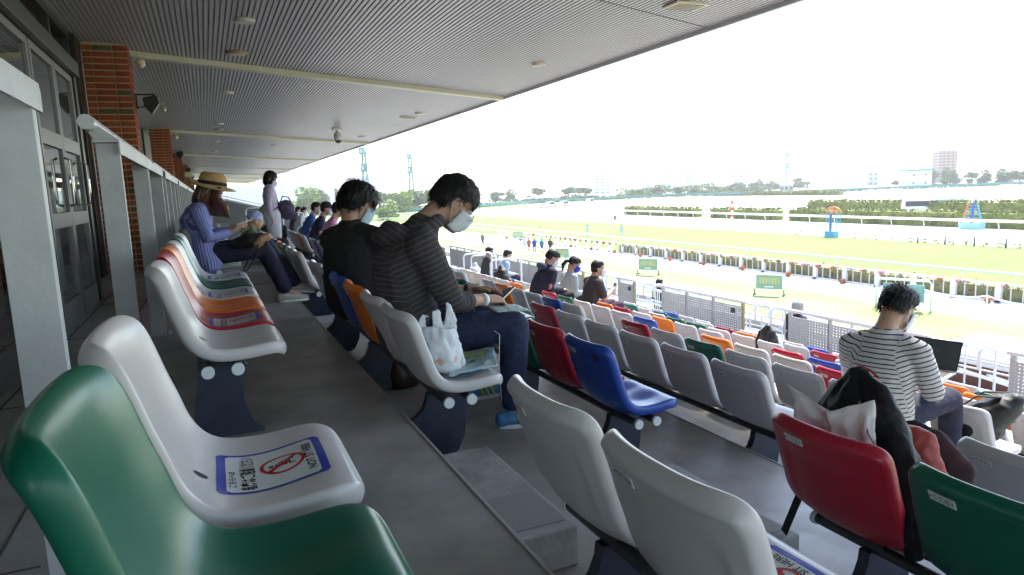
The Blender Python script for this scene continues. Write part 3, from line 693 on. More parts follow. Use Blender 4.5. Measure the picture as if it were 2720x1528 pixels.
# ---------------- front barrier ----------------
XB=9.62; ZB=-2.46; ZF=floorZ(9)
M_panel=mat('panel_grey_metal',(0.34,0.345,0.35),0.45,metal=0.2,var=0.05)
M_bronze=mat('bronze_post',(0.30,0.24,0.12),0.4,metal=0.5)
M_hand=mat('handrail_galv',(0.50,0.52,0.54),0.35,metal=0.2)
M_whiter=mat('rail_white',(0.66,0.67,0.70),0.4)
def perf_panel(y0,y1,label,holes=True):
    e=empty('perforated_barrier',(XB,y0,0),0,label,'barrier','grey barriers at the foot of the stand'); L=y1-y0
    b=MB(); b.box((0,L/2,ZB),(0.075,L+0.12,0.05)); b.build('top_rail',M_hand,e,bevel=0.008)
    n=max(1,round(L/0.88)); w=L/n
    for q in range(n+1):
        b=MB(); b.box((0.03,w*q,(ZB+ZF)/2),(0.05,0.06,ZB-ZF-0.03)); b.build('post',M_bronze if q==0 else M_panel,e)
    for q in range(n):
        a=w*q+0.012; c=w*(q+1)-0.012; z0=ZF+0.08; z1=ZB-0.12
        if holes:
            b=MB(); nc=14; nr=15; pw=(c-a)/nc; ph=(z1-z0)/nr
            for k in range(nc+1): b.box((0,a+pw*k,(z0+z1)/2),(0.012,pw*0.60,z1-z0))
            for k in range(nr+1): b.box((0.0015,(a+c)/2,z0+ph*k),(0.0125,c-a,ph*0.58))
            p=b.build('perforated_panel',M_panel,e)
        else:
            b=MB(); b.box((0,(a+c)/2,(z0+z1)/2),(0.012,c-a,z1-z0)); b.build('solid_panel',M_panel,e,bevel=0.004)
    return e
for (y0,y1,lab) in ((14.62,15.32,'narrow perforated grey barrier with a small black square plate'),(10.75,13.42,'perforated grey barrier in front of the man in the dark suit'),(6.84,9.50,'perforated grey barrier beside the grey haired man'),(3.2,5.62,'perforated grey barrier at the right edge of the view')):
    e=perf_panel(y0,y1,lab)
    b=MB(); b.box((-0.02,0.24 if y1-y0>1 else 0.16,ZB-0.22),(0.012,0.10,0.10)); b.build('notice_plate',M_black,e)
perf_panel(17.2,29.0,'long grey panelled barrier at the far end of the lower rows',holes=False)
def stair_rail(y,label):
    e=empty('stair_handrail',(XB+0.05,y,0),0,label,'handrail','white stair handrails')
    x1=3.3; z0=ZB-0.02; z1=-4.3+0.75
    for dy in (0.0,0.42):
        b=MB(); b.tube([(-0.05,dy,z0-0.30),(-0.05,dy,z0-0.06),(0.0,dy,z0),(0.10,dy,z0),(x1*0.9,dy,z1+0.05),(x1,dy,z1-0.06),(x1,dy,z1-0.5)],0.026); b.build('top_tube',M_whiter,e,smooth=True)
        b=MB(); b.bar((0.15,dy,z0-0.42),(x1*0.93,dy,z1-0.40),0.035,0.05); b.build('lower_rail',M_whiter,e)
        for q in range(8):
            t=(q+0.5)/8; xx=0.12+(x1*0.9-0.12)*t; zz=z0+(z1+0.05-z0)*t
            b=MB(); b.bar((xx,dy,zz-0.02),(xx,dy,zz-0.60),0.02,0.02); b.build('baluster',M_whiter,e)
for y,l in ((16.1,'white stair handrail left of the narrow perforated barrier'),(13.75,'white stair handrail beside the man in the dark suit'),(9.95,'white stair handrail going down left of the grey haired man'),(6.05,'white stair handrail behind the laptop')): stair_rail(y,l)
for y in (13.5,9.58,5.68,16.0):
    b=MB(); b.box((10.2,y+0.55,-3.62),(0.9,1.0,0.10)); b.box((11.1,y+0.55,-3.9),(0.9,1.0,0.10)); b.box((12.0,y+0.55,-4.15),(0.9,1.0,0.10)); o=b.build('stair_flight',M_stepc); tag(o,{13.5:'concrete stair flight by the man in the suit',9.58:'concrete stair flight left of the grey haired man',5.68:'concrete stair flight behind the laptop',16.0:'farthest concrete stair flight through the barrier'}[y],'stairs','stair flights through the barrier')
# clear screens with white tube frames standing at the ends of seat rows
def hoop(i,y,label,w=0.75,h=0.95,x=None):
    xx=rowX(i) if x is None else x
    e=empty('handrail_hoop',(xx,y,floorZ(i)),0,label,'handrail','white tube hoops between the seat blocks')
    b=MB(); b.tube([(0,0,0),(0,0,h-0.07),(0.03,0,h-0.02),(0.08,0,h),(w-0.08,0,h),(w-0.03,0,h-0.02),(w,0,h-0.07),(w,0,-0.3)],0.021); b.build('tube_frame',M_whiter,e,smooth=True)
hoop(6,16.3,'white tube hoop left of the man in light blue'); hoop(6,14.5,'white tube hoop in front of the black backpack'); hoop(6,11.9,'white tube hoop beside the lilac bag'); hoop(7,18.4,'white tube hoop at the far end of the barrier')
hoop(1,19.2,'white tube hoop beyond the woman standing in lilac',w=0.9); hoop(2,22.8,'far white tube hoop beside the sloping parapet',w=0.9)
# ---------------- lower deck and apron ----------------
M_deck=mat('deck_concrete',(0.24,0.225,0.21),0.8,var=0.15,vscale=1.5,bump=0.1)
b=MB(); b.poly([(9.75,YA,-4.3),(13.3,YA,-4.3),(13.3,YB+40,-4.3),(9.75,YB+40,-4.3)])
for q in range(12):
    x=13.3+q*1.0; z=-4.3-q*0.3
    b.poly([(x,YA,z),(x,YA,z-0.3),(x,YB+40,z-0.3),(x,YB+40,z)]); b.poly([(x,YA,z-0.3),(x+1.0,YA,z-0.3),(x+1.0,YB+40,z-0.3),(x,YB+40,z-0.3)])
b.poly([(25.3,YA,-7.9),(26.6,YA,-7.9),(26.6,YB+40,-7.9),(25.3,YB+40,-7.9)])
o=b.build('lower_terrace',M_deck); tag(o,kind='structure')
b=MB(); b.box((26.3,YA+60,-7.75),(0.6,128,0.5)); o=b.build('kerb_wall',mat('kerb_beige',(0.42,0.36,0.28),0.8,var=0.1)); tag(o,'low beige kerb wall between the terrace and the lawn','wall')
e=empty('terrace_railing',(13.0,0,0),0,'thin grey three bar railing along the lower terrace','railing')
for z,r in ((-3.36,0.026),(-3.60,0.018),(-3.76,0.018),(-3.9,0.018)):
    b=MB(); b.cyl((0,YA,z),(0,40,z),r,8); b.build('rail_bar',M_hand,e)
for q in range(24):
    b=MB(); b.box((0,YA+1.0+q*1.75,-3.83),(0.05,0.05,0.92)); b.build('post',M_hand,e)
e=empty('concession_stall',(22.0,13.2,-7.0),0,'reddish brown stall with white canopy on the lower terrace','stall')
b=MB(); b.box((0,0,0.2),(2.8,2.4,1.9)); b.build('body',mat('stall_brown',(0.20,0.075,0.05),0.6,var=0.1),e,bevel=0.03)
b=MB(); b.box((0,0,1.35),(3.3,2.9,0.3)); b.build('canopy',M_whitep,e,bevel=0.05)
b=MB(); b.box((0,0,-0.45),(3.0,2.6,0.12)); b.build('shelf',mat('shelf_tan',(0.6,0.42,0.25),0.6),e)
b=MB(); b.cyl((-1.41,0.4,0.1),(-1.44,0.4,0.1),0.16,16); b.build('round_emblem',mat('emblem_tan',(0.45,0.25,0.15),0.6),e)
# ---------------- ground ----------------
GZ=-8.0
def sheet(name,x0,x1,y0,y1,z,m_):
    b=MB(); b.poly([(x0,y0,z),(x1,y0,z),(x1,y1,z),(x0,y1,z)]); o=b.build(name,m_); return tag(o,kind='structure')
M_ground=mat('far_ground',(0.36,0.35,0.25),0.95,var=0.18,vscale=0.02)
sheet('ground',-300,1500,-60,1900,GZ-0.02,M_ground)
M_lawn=mat('lawn_grass',(0.145,0.205,0.05),0.95,vscale=0.35,col2=(0.27,0.30,0.13),bump=0.6,bscale=30,stretch=(1,0.35,1))
M_turf=mat('turf_grass',(0.100,0.185,0.022),0.95,vscale=0.12,col2=(0.145,0.225,0.04),bump=0.6,bscale=30,stretch=(0.25,0.9,1))
M_path=mat('pale_paving',(0.50,0.48,0.44),0.8,var=0.06,vscale=0.6)
M_dirt=mat('dirt_track',(0.50,0.46,0.39),0.95,var=0.06,vscale=0.2,bump=0.3,bscale=20)
sheet('lawn',26.6,37.2,-20,140,GZ,M_lawn)
sheet('paved_path',34.6,36.0,74,140,GZ+0.006,M_path)
b=MB()
pts=[(30.2+0.35*math.sin(y*0.21)+0.05*y,y) for y in np.arange(-20,72,3)]
b.quad_grid([[(x-0.45,y,GZ+0.006) for x,y in pts],[(x+0.45,y,GZ+0.006) for x,y in pts]][::-1]); o=b.build('lawn_walk',M_path); tag(o,kind='structure')
sheet('promenade',37.2,43.6,-20,140,GZ,M_path)
sheet('turf_verge',43.6,46.2,-20,190,GZ,M_turf)
sheet('turf_track',46.2,72.4,-20,150,GZ,M_turf)
sheet('dirt_track',72.4,91,-20,230,GZ,M_dirt)
sheet('infield',91,260,-20,190,GZ-0.006,mat('infield_sand',(0.48,0.46,0.38),0.95,var=0.1,vscale=0.05))
def poly_ground(name,pts,z,m_):
    b=MB(); b.poly([(x,y,z) for x,y in pts]); o=b.build(name,m_); return tag(o,kind='structure')
poly_ground('turf_bend',[(46.2,150),(72.4,150),(72,170),(66,200),(52,236),(20,270),(-30,300),(-40,260),(0,240),(30,205),(42,180)],GZ+0.004,M_turf)
poly_ground('bend_bank',[(60,222),(80,228),(98,250),(130,268),(155,268),(200,252),(205,258),(160,282),(128,282),(80,268),(30,300),(-30,330),(-30,300),(20,270)],GZ+0.01,mat('bank_grass',(0.10,0.20,0.03),0.95,var=0.2,vscale=0.1))
# ---------------- rails, flower fence, hedges ----------------
M_raw=mat('running_rail_white',(0.82,0.82,0.80),0.4)
def running_rail(name,X,y0,y1,step,label,h=1.2,r=0.09,group=None,pm=None,curve=False):
    e=empty(name,(X,0,GZ),0,label,'rail',group); 
    b=MB(); b.loft([(0,y0,h),(0,y1,h)],[(r,r*0.7)]*2,side=(0,0,1),n=8,cap=False); b.build('top_rail',M_raw,e,smooth=True,auto=50)
    y=y0
    while y<=y1:
        b=MB()
        if curve: b.tube([(0.0,y,h),(0.22,y,h*0.75),(0.34,y,h*0.4),(0.36,y,0)],0.045,6)
        else: b.bar((0.0,y,h),(0.05,y,0),0.05,0.05)
        b.build('post',pm or M_raw,e); y+=step
    return e
running_rail('running_rail',46.0,10,150,3.4,'white running rail on the near side of the green turf',1.25,0.10)
running_rail('running_rail',88.6,30,145,4.9,'white running rail with curved posts in front of the long hedges',1.35,0.17,curve=True)
running_rail('running_rail',73.2,88,190,4.0,'thin white rail with dark feet on the far side of the turf',0.95,0.05,pm=mat('rail_foot_grey',(0.12,0.12,0.12),0.6))
# bend rails follow the curve
def curved_rail(pts,h,r,m_,label,band=False,step=6):
    e=empty('bend_rail',(0,0,GZ),0,label,'rail'); b=MB()
    P_=[]
    for a,b_ in zip(pts[:-1],pts[1:]):
        n=max(1,int(math.dist(a,b_)/step))
        for q in range(n): P_.append((a[0]+(b_[0]-a[0])*q/n,a[1]+(b_[1]-a[1])*q/n))
    P_.append(pts[-1])
    if band: b.loft([(x,y,h) for x,y in P_],[(r,0.06)]*len(P_),side=(0,0,1),n=6,cap=False)
    else: b.tube([(x,y,h) for x,y in P_],r,6)
    b.build('rail_band' if band else 'top_rail',m_,e)
    q_=MB(); q_.bar((0,0,0),(0,0,h),0.10,0.10); pm_=q_.mesh('post',m_)
    for (x,y) in P_[:90]:
        o=bpy.data.objects.new('post',pm_); o.location=(x,y,0); link(o,e)
M_teal=mat('teal_fence',(0.05,0.20,0.22),0.5)
curved_rail([(20,262),(50,252),(75,248),(96,252),(131,272),(153,271),(176,268),(200,257),(206,233),(240,210),(298,180),(330,160)],1.1,0.42,M_teal,'teal banded fence curving round the far bend',band=True)
curved_rail([(20,225),(52,212),(79,204),(92,208),(105,218),(120,226)],1.1,0.10,M_raw,'white rail of the bend in front of the parked vehicles')
curved_rail([(-10,215),(40,187),(64,167),(66,143),(67.6,124),(70,100)],0.9,0.06,M_raw,'thin white rail curving along the inner turf edge',step=4)
# flower fence
M_ff=mat('fence_cream',(0.72,0.68,0.62),0.6); M_pole=mat('flower_pole',(0.62,0.60,0.55),0.5)
FL=[mat('petal_red',(0.60,0.09,0.06),0.7),mat('petal_pink',(0.70,0.30,0.42),0.7),mat('petal_orange',(0.75,0.16,0.02),0.7),mat('petal_white',(0.8,0.74,0.72),0.7)]
def leaf_cloud(n,rx,ry,rz,s,seed,flat=0.0,mi=None):
    rnd=random.Random(seed); b=MB()
    for q in range(n):
        while True:
            p=Vector((rnd.uniform(-1,1),rnd.uniform(-1,1),rnd.uniform(-1,1)))
            if p.length<1: break
        p=p.normalized()*(p.length**0.45) if p.length>0 else p
        c=Vector((p.x*rx,p.y*ry,p.z*rz)); a=Vector((rnd.gauss(0,1),rnd.gauss(0,1),rnd.gauss(0,1))).normalized(); u=a.orthogonal().normalized(); v=a.cross(u)
        ss=s*rnd.uniform(0.6,1.3); b.cm=mi(rnd) if mi else 0
        b.poly([c-u*ss,c-v*ss*0.6,c+u*ss,c+v*ss*0.6])
    return b
flow_me=[]
for q in range(4):
    b=leaf_cloud(46,0.30,0.30,0.17,0.085,20+q); flow_me.append(b.mesh('blossoms',FL[q]))
pot_b=MB(); pot_b.loft([(0,0,-0.22),(0,0,-0.05)],[0.12,0.22],side=(1,0,0),n=10); pot_me=pot_b.mesh('pot',mat('pot_moss',(0.12,0.14,0.06),0.8))
fe=empty('promenade_fence',(42.5,0,GZ),0,'cream post and rail fence along the promenade with a hedge behind','fence')
b=MB(); b.box((0,70,1.12),(0.12,110,0.09)); b.build('top_rail',M_raw,fe)
b=MB(); b.box((0.05,70,0.06),(0.3,110,0.12)); b.build('plinth',M_ff,fe)
for q in range(31):
    b=MB(); b.box((0,20.4+2.72*q,0.55),(0.20,0.34,1.10)); b.build('post',M_ff,fe)
    for s_ in (0.68,1.36,2.04):
        b=MB(); b.box((0.03,20.4+2.72*q+s_,0.5),(0.04,0.06,1.0)); b.build('picket',M_pole,fe)
for q in range(52):
    y=21.1+1.36*q+random.uniform(-0.08,0.08); c_=random.choice([0,1,1,3,3,3,2]) if q<40 else random.choice([0,3])
    nm=['red','pink','orange','white'][c_]
    o=bpy.data.objects.new('flower_basket',flow_me[c_]); link(o); o.location=(42.1,y,GZ+1.10+random.uniform(-0.05,0.05)); o.rotation_euler=(0,0,random.uniform(0,6)); o.scale=[random.uniform(0.62,0.95)]*3
    tag(o,'%s flower basket on the cream fence, %s'%(nm,'right of the framed board' if y<27 else 'beyond the striped shirt man' if y<31 else 'between the framed board and the nearest green board' if y<37 else 'behind the middle green board' if y<52 else 'towards the walkers'),'flowers','%s flower baskets along the cream fence'%nm)
    p=bpy.data.objects.new('pot',pot_me); link(p,o)
for q in range(16):
    y=20.9+2.72*q*1.9; c_=random.choice([0,2])
    o=bpy.data.objects.new('flower_pot',flow_me[c_]); link(o); o.location=(41.9,y,GZ+0.22); o.scale=(0.9,0.9,0.9); nm=['red','','orange'][c_]
    tag(o,'%s potted flowers on the ground at the foot of the cream fence'%nm,'flowers','%s potted flowers at the foot of the cream fence'%nm)
    p=bpy.data.objects.new('pot',pot_me); link(p,o)
def hedge(x,y0,y1,w,h,label,m_,s=0.16,dens=9,group=None):
    L=y1-y0; rnd=random.Random(int(x*10+y0)); b=MB()
    b.box((0,L/2,h*0.45),(w*0.8,L,h*0.9))
    n=int(L*dens*(h+w))
    for q in range(n):
        y=rnd.uniform(0,L); t=rnd.random()
        if t<0.5: c=Vector((-w/2+rnd.gauss(0,0.05),y,rnd.uniform(0.1,h)))
        else: c=Vector((rnd.uniform(-w/2,w/2),y,h+rnd.gauss(0,0.07)+0.06*math.sin(y*1.9)))
        a=Vector((rnd.gauss(-0.4,1),rnd.gauss(0,1),rnd.gauss(0.4,1))).normalized(); u=a.orthogonal().normalized(); v=a.cross(u); ss=s*rnd.uniform(0.6,1.4)
        b.poly([c-u*ss,c-v*ss*0.7,c+u*ss,c+v*ss*0.7])
    o=b.build('hedge',m_); o.location=(x,y0,GZ); tag(o,label,'hedge',group); return o
M_h1=mat('hedge_brown_green',(0.14,0.125,0.055),0.9,vscale=1.2,col2=(0.22,0.22,0.10)); M_h2=mat('hedge_green',(0.11,0.135,0.018),0.9,vscale=1.0,col2=(0.21,0.23,0.045))
hedge(43.1,20,68,0.7,0.95,'clipped hedge just behind the cream promenade fence',M_h1,0.10,14)
hedge(94.5,118.5,146,2.0,1.9,'left olive hedge behind the curved white rail',M_h2,0.3,5)
hedge(94.5,96,114,2.0,1.9,'short olive hedge second from the left behind the curved rail',M_h2,0.3,5)
hedge(94.5,40,93,2.0,2.1,'long olive hedge behind the winning post',M_h2,0.3,5)
hedge(119,66,112,2.4,2.3,'upper olive hedge beside the white bus',M_h2,0.34,4)
hedge(210,184,252,3.0,1.5,'distant thin hedge across the infield',M_h2,0.5,3)
# flower beds and small bushes on the far turf edge
def bed(x,y0,y1,label):
    L=y1-y0; b=leaf_cloud(int(60*L/4),0.5,L/2,0.32,0.13,int(y0),mi=lambda r:r.choice([0,0,1,2,3]))
    o=b.build('flower_bed',[FL[0],FL[1],mat('bed_leaf',(0.08,0.14,0.03),0.9),FL[2]]); o.location=(x,(y0+y1)/2,GZ+0.3); tag(o,label,'flowers')
bed(72.2,66,73,'pink and red flower bed left of the winning post'); bed(72.2,55,62.5,'pink and red flower bed right of the winning post')
bush=leaf_cloud(60,0.42,0.42,0.22,0.10,5).mesh('bush',M_h2)
for q in range(13):
    o=bpy.data.objects.new('low_bush',bush); link(o); o.location=(72.0,53.6-1.62*q,GZ+0.22); o.rotation_euler=(0,0,q); tag(o,'small round bush on the far edge of the turf','bush','small bushes on the far edge of the turf')
mk=MB(); mk.loft([(0,0,0),(0,0,0.95)],[0.11,0.05],side=(1,0,0),n=8); mkm=mk.mesh('course_marker',mat('marker_dark',(0.05,0.06,0.05),0.6))
for q in range(4):
    o=bpy.data.objects.new('course_marker',mkm); link(o); o.location=(71.6,52.4-3.1*q,GZ); tag(o,'dark cone shaped marker on the turf edge','marker','dark markers on the turf edge')
# winning post frames
M_wb=mat('post_blue',(0.06,0.33,0.55),0.4); M_wdb=mat('post_deep_blue',(0.01,0.10,0.33),0.4); M_wo=mat('post_orange',(0.75,0.16,0.04),0.4)
e=empty('winning_post',(72.0,64.4,GZ),0,'blue frame winning post with orange arched top on the turf edge','post')
b=MB(); b.box((0,0,0.75),(1.2,2.1,1.5)); b.build('base_box',M_wb,e,bevel=0.05)
b=MB(); b.box((-0.1,0.15,3.6),(0.25,0.30,4.8)); b.build('centre_pillar',M_wdb,e)
for yy in (-1.5,1.5,-0.75,0.75):
    b=MB(); b.bar((0.3,yy,1.5),(0.3,yy,6.0),0.10,0.10); b.build('upright',M_wb,e)
for z in (2.3,3.1,3.9,4.7,5.5):
    b=MB(); b.bar((0.3,-1.5,z),(0.3,1.5,z),0.07,0.16); b.build('crossbar',M_wb,e)
b=MB(); b.tube([(0.3,1.6*math.cos(a),6.0+1.5*math.sin(a)) for a in np.linspace(0,math.pi,13)],0.14); b.build('arch',M_wo,e,smooth=True)
e.scale=(0.72,0.72,0.50)
for q in range(6):
    a=math.pi*(q+0.5)/6; b=MB(); b.bar((0.3,0,6.0),(0.3,1.5*math.cos(a),6.0+1.4*math.sin(a)),0.10,0.10); b.build('arch_spoke',M_wo,e)
e=empty('judge_tower',(91.5,59.5,GZ),0,'tapered blue lattice tower with orange side beyond the curved rail','tower')
b=MB(); b.box((0,0,0.8),(1.6,3.4,1.6)); b.build('base_box',mat('post_pale_blue',(0.25,0.5,0.62),0.5),e)
for s_ in (-1,1):
    b=MB(); b.bar((0,s_*1.6,1.6),(0,s_*0.7,6.6),0.16,0.16); b.build('leg',M_wo if s_>0 else M_wb,e)
b=MB(); b.bar((0,0.2,0.4),(0,-0.15,6.6),0.28,0.28); b.build('centre_pillar',M_wdb,e)
for q in range(6):
    z=2.1+0.75*q; w=1.5-0.17*q; b=MB(); b.bar((0.05,-w,z),(0.05,w,z),0.08,0.16); b.build('crossbar',M_wb,e)
e.scale=(0.8,0.8,0.52)
e=empty('furlong_pole',(90.6,104,GZ),0,'red and white striped pole behind the curved rail','pole')
for q in range(6):
    b=MB(); b.cyl((0,0,0.6*q),(0,0,0.6*q+0.6),0.22,10); b.build('band',mat('pole_red',(0.6,0.03,0.02),0.5) if q%2 else M_whitep,e,smooth=True,auto=40)
# race notice boards on wheels
def board(x,y,label,kind='green'):
    e=empty('notice_board',(x,y,GZ),math.radians(32),label,'sign','green boards on the lawn')
    b=MB(); b.box((0,0,0.95),(0.06,1.75,0.95)); b.build('panel',mat('board_green',(0.20,0.36,0.24),0.5,vscale=3,col2=(0.27,0.40,0.25)),e,bevel=0.03)
    b=MB()
    for q in range(7): b.box((-0.036,-0.62+0.2*q,1.02),(0.006,0.10+0.03*(q%3),0.42))
    b.build('faded_lettering',mat('board_letter',(0.50,0.47,0.22),0.6),e)
    b=MB(); b.box((-0.036,0,0.62),(0.006,0.6,0.09)); b.build('small_line',M_whitep,e)
    b=MB(); b.box((0,0,0.44),(0.07,1.9,0.06)); b.build('bottom_bar',M_whitep,e)
    for s_ in (-0.95,0.95):
        b=MB(); b.bar((-0.35,s_,0.1),(0.35,s_,0.1),0.08,0.08); b.bar((0,s_,0.1),(0,s_,0.5),0.06,0.06); b.build('foot',mat('foot_dark',(0.05,0.06,0.06),0.6),e)
board(34.1,35.5,'green notice board on the lawn right of the suited man'); board(34.0,49.4,'green notice board on the lawn, middle of the three'); board(33.3,63.8,'green notice board on the lawn near the walking people'); 
e=empty('framed_board',(36.4,27.4,GZ),math.radians(20),'pale blue notice board in a rounded white tube frame','sign')
b=MB(); b.box((0,0,1.0),(0.06,2.2,1.0)); b.build('panel',mat('board_blue',(0.2,0.38,0.38),0.5,var=0.2,vscale=3),e)
b=MB(); b.tube([(0,-1.45,0),(0,-1.45,1.55),(0,-1.3,1.75),(0,1.3,1.75),(0,1.45,1.55),(0,1.45,0)],0.07); b.build('tube_frame',M_raw,e,smooth=True)
board(41.0,92,'distant green board near the head of the lawn')
# rope barrier on the promenade
e=empty('rope_barrier',(39.5,0,GZ),0,'white rope barrier sagging between short posts on the promenade','barrier')
pts=[]
for q in range(5):
    y=12+4.2*q; b=MB(); b.cyl((0,y,0),(0,y,0.9),0.04,8); b.build('post',M_raw,e)
    if q<4:
        for s_ in range(8): t=s_/8; pts.append((0,y+4.2*t,0.85-0.5*4*t*(1-t)*0.5))
pts.append((0,12+16.8,0.85)); b=MB(); b.tube(pts,0.04,6); b.build('rope',M_raw,e)
# ---------------- trees ----------------
def tree_mesh(seed,n=2300,leaf=0.32):
    rnd=random.Random(seed); b=MB(); blobs=[]
    for q in range(16):
        a=rnd.uniform(0,6.28); r=rnd.uniform(0.0,1.0); blobs.append((Vector((math.cos(a)*r*2.5,math.sin(a)*r*2.5,rnd.uniform(1.5,5.7)-r*0.9)),rnd.uniform(0.9,1.6)))
    for q in range(n):
        c,r=rnd.choice(blobs); p=Vector((rnd.gauss(0,1),rnd.gauss(0,1),rnd.gauss(0,1))).normalized()*r*rnd.uniform(0.55,1.05)
        p.z*=0.75; p+=c; a=Vector((rnd.gauss(0,1),rnd.gauss(0,1),rnd.gauss(0.5,1))).normalized(); u=a.orthogonal().normalized(); v=a.cross(u); s=leaf*rnd.uniform(0.5,1.2)
        b.cm=rnd.choice([0,0,1]); b.poly([p-u*s,p-v*s*0.6,p+u*s,p+v*s*0.6])
    t=MB(); t.loft([(0,0,0),(0.05,0,1.6),(0.0,0.1,3.4)],[0.26,0.18,0.08],side=(1,0,0),n=8)
    for c,r in blobs[:6]: t.loft([(0.02,0,1.4+rnd.random()),tuple(c)],[0.10,0.03],side=(0,0,1),n=6)
    return b,t
LEAF=[(mat('leaf_mid',(0.075,0.125,0.045),0.9,var=0.25,vscale=0.5),mat('leaf_mid_light',(0.10,0.17,0.05),0.9,var=0.2,vscale=0.5)),
      (mat('leaf_lime',(0.13,0.20,0.03),0.9,var=0.2,vscale=0.5),mat('leaf_lime_light',(0.20,0.27,0.05),0.9,var=0.2,vscale=0.5)),
      (mat('leaf_dark',(0.055,0.095,0.050),0.9,var=0.25,vscale=0.5),mat('leaf_dark_light',(0.085,0.135,0.065),0.9,var=0.2,vscale=0.5))]
M_bark=mat('bark',(0.10,0.075,0.05),0.9)
TM=[]
for q in range(5):
    for li,(a_,b_) in enumerate(LEAF):
        if q>2 and li==1: continue
        cb,tb=tree_mesh(100+q); TM.append((li,cb.mesh('crown',[a_,b_]),tb.mesh('trunk',M_bark)))
def tree(x,y,h,li,label,group,wide=1.0):
    c=[t for t in TM if t[0]==li]; t=random.choice(c)
    e=empty('broadleaf_tree',(x,y,GZ),random.uniform(0,6.28),label,'tree',group); s=h/6.4; e.scale=(s*wide,s*wide,s)
    link(bpy.data.objects.new('crown',t[1]),e); link(bpy.data.objects.new('trunk',t[2]),e)
G_=[(36,285,11,1,1.3,'lime green tree left of the man in black'),(47,320,10.5,0,1.3,'mid green tree behind the low white roof'),(58,370,11.5,2,1.3,'darker tree behind the head of the man in black'),(66,250,9.5,1,1.2,'yellow green tree right of the head of the man in black'),(60,262,8.6,0,1.2,'tall shrubby tree between the two light towers'),(73,262,10.2,0,1.4,'large round tree just left of the hooded man'),(82,262,10.4,1,1.2,'pale round tree touching the head of the hooded man'),
(50,205,5.4,1,1.5,'bright low tree by the left end of the teal fence'),(46,196,4.2,1,1.8,'bright round shrub tree below the left bend'),(88,270,9,2,1.1,'dark tree hidden behind the hooded man'),
(135,329,6.6,2,1.5,'round dark tree just right of the hooded man'),(124,345,6.4,0,1.3,'small tree right of the glasses of the hooded man'),(154,320,7.2,0,1.6,'broad tree above the parked vehicles'),(164,305,6.8,2,1.3,'dark tree above the middle vehicle'),(170,300,6.4,0,1.5,'feathery tree right of the vehicles'),(150,345,6.5,0,1.3,'tree between the two round trees'),
(228,414,7.6,2,1.0,'small isolated round tree on the skyline'),(281,454,8.0,0,1.5,'wide pale tree under the faint tower blocks'),(194,291,5.4,0,1.6,'low tree in the hedge line behind the bend'),(204,288,4.9,2,1.6,'second low tree in the hedge line behind the bend'),(215,286,4.6,0,1.7,'third low tree in the hedge line behind the bend'),(225,285,4.3,0,1.7,'fourth low tree in the hedge line behind the bend'),(240,290,4.4,2,1.6,'fifth low tree in the hedge line behind the bend'),
(284,320,5.6,2,1.8,'dark spreading tree left of the blue sign'),(295,319,5.2,0,1.8,'green spreading tree beside the blue sign'),(306,318,5.0,1,1.8,'olive tree under the blue sign'),(318,340,6.4,2,1.3,'rounded tree behind the blue sign'),(335,459,7.6,0,1.3,'far round tree between the faint tower blocks'),(354,344,6.4,0,1.4,'tree left of the blue roofed building'),
(352,252,9.4,2,1.1,'tall dark tree in front of the brick apartment tower'),(356,246,8.4,0,1.0,'tall tree right of the brick apartment tower'),(347,236,6.8,2,1.2,'first tree of the row at the right skyline'),(341,223,6.2,0,1.2,'second tree of the row at the right skyline'),(337,214,6.6,2,1.2,'third tree of the row at the right skyline'),(335,205,7.0,0,1.3,'fourth tree of the row at the right skyline'),(334,197,7.6,2,1.3,'fifth tree of the row at the right skyline'),(331,189,8.4,0,1.3,'last tall tree at the right edge of the skyline'),
(318,238,3.2,2,1.2,'small dark tree in front of the blue roofed building'),(326,252,3.6,2,1.2,'small dark tree left of the blue roofed building'),(308,214,3.2,0,1.2,'small tree at the right corner of the blue roofed building'),(18,210,9.5,1,1.2,'bright lime tree seen under the roof beside the straw hat')]
for (x,y,h,li,w,lab) in G_: tree(x,y,h,li,lab,'trees around the course',w)
def leafband(pts,h,w,s,n,m_,name,label,seed):
    rnd=random.Random(seed); b=MB()
    for q in range(n):
        t=rnd.random()*(len(pts)-1); i=int(t); f=t-i; x=pts[i][0]*(1-f)+pts[i+1][0]*f; y=pts[i][1]*(1-f)+pts[i+1][1]*f
        hh=h*(0.65+0.35*math.sin(x*0.21+seed)*math.sin(y*0.13)+0.1*rnd.random())
        c=Vector((x+rnd.uniform(-w,w),y+rnd.uniform(-w,w),GZ+rnd.random()**0.7*hh)); a=Vector((rnd.gauss(0,1),rnd.gauss(0,1),rnd.gauss(0.3,1))).normalized(); u=a.orthogonal().normalized(); v=a.cross(u); ss=s*rnd.uniform(0.5,1.4)
        b.cm=rnd.choice([0,1]); b.poly([c-u*ss,c-v*ss*0.7,c+u*ss,c+v*ss*0.7])
    o=b.build(name,m_); o['kind']='stuff'; o['label']=label; return o
leafband([(40,275),(75,262),(100,270),(132,290),(155,290),(180,285),(205,272),(215,245)],2.6,2.2,0.45,4200,LEAF[0],'shrub_belt','ragged green shrub belt behind the bend',3)
leafband([(215,262),(245,278),(290,300),(320,305)],3.6,3.0,0.6,3000,LEAF[2],'shrub_belt','dark green shrub belt on the skyline right of the bend',4)
leafband([(300,185),(312,215),(330,240)],1.0,0.8,0.4,1200,LEAF[2],'shrub_belt','dark low hedge belt below the skyline trees at right',5)
leafband([(190,300),(240,330),(300,350)],5.5,3,0.7,1800,LEAF[0],'shrub_belt','mixed trees and shrubs behind the dark belt',6)
leafband([(-30,290),(20,272),(50,262),(75,258),(97,262),(131,281),(153,280),(178,276),(204,265),(211,238)],1.9,0.9,0.42,5200,LEAF[2],'bend_hedge','dark green hedge hugging the teal fence round the bend',9)
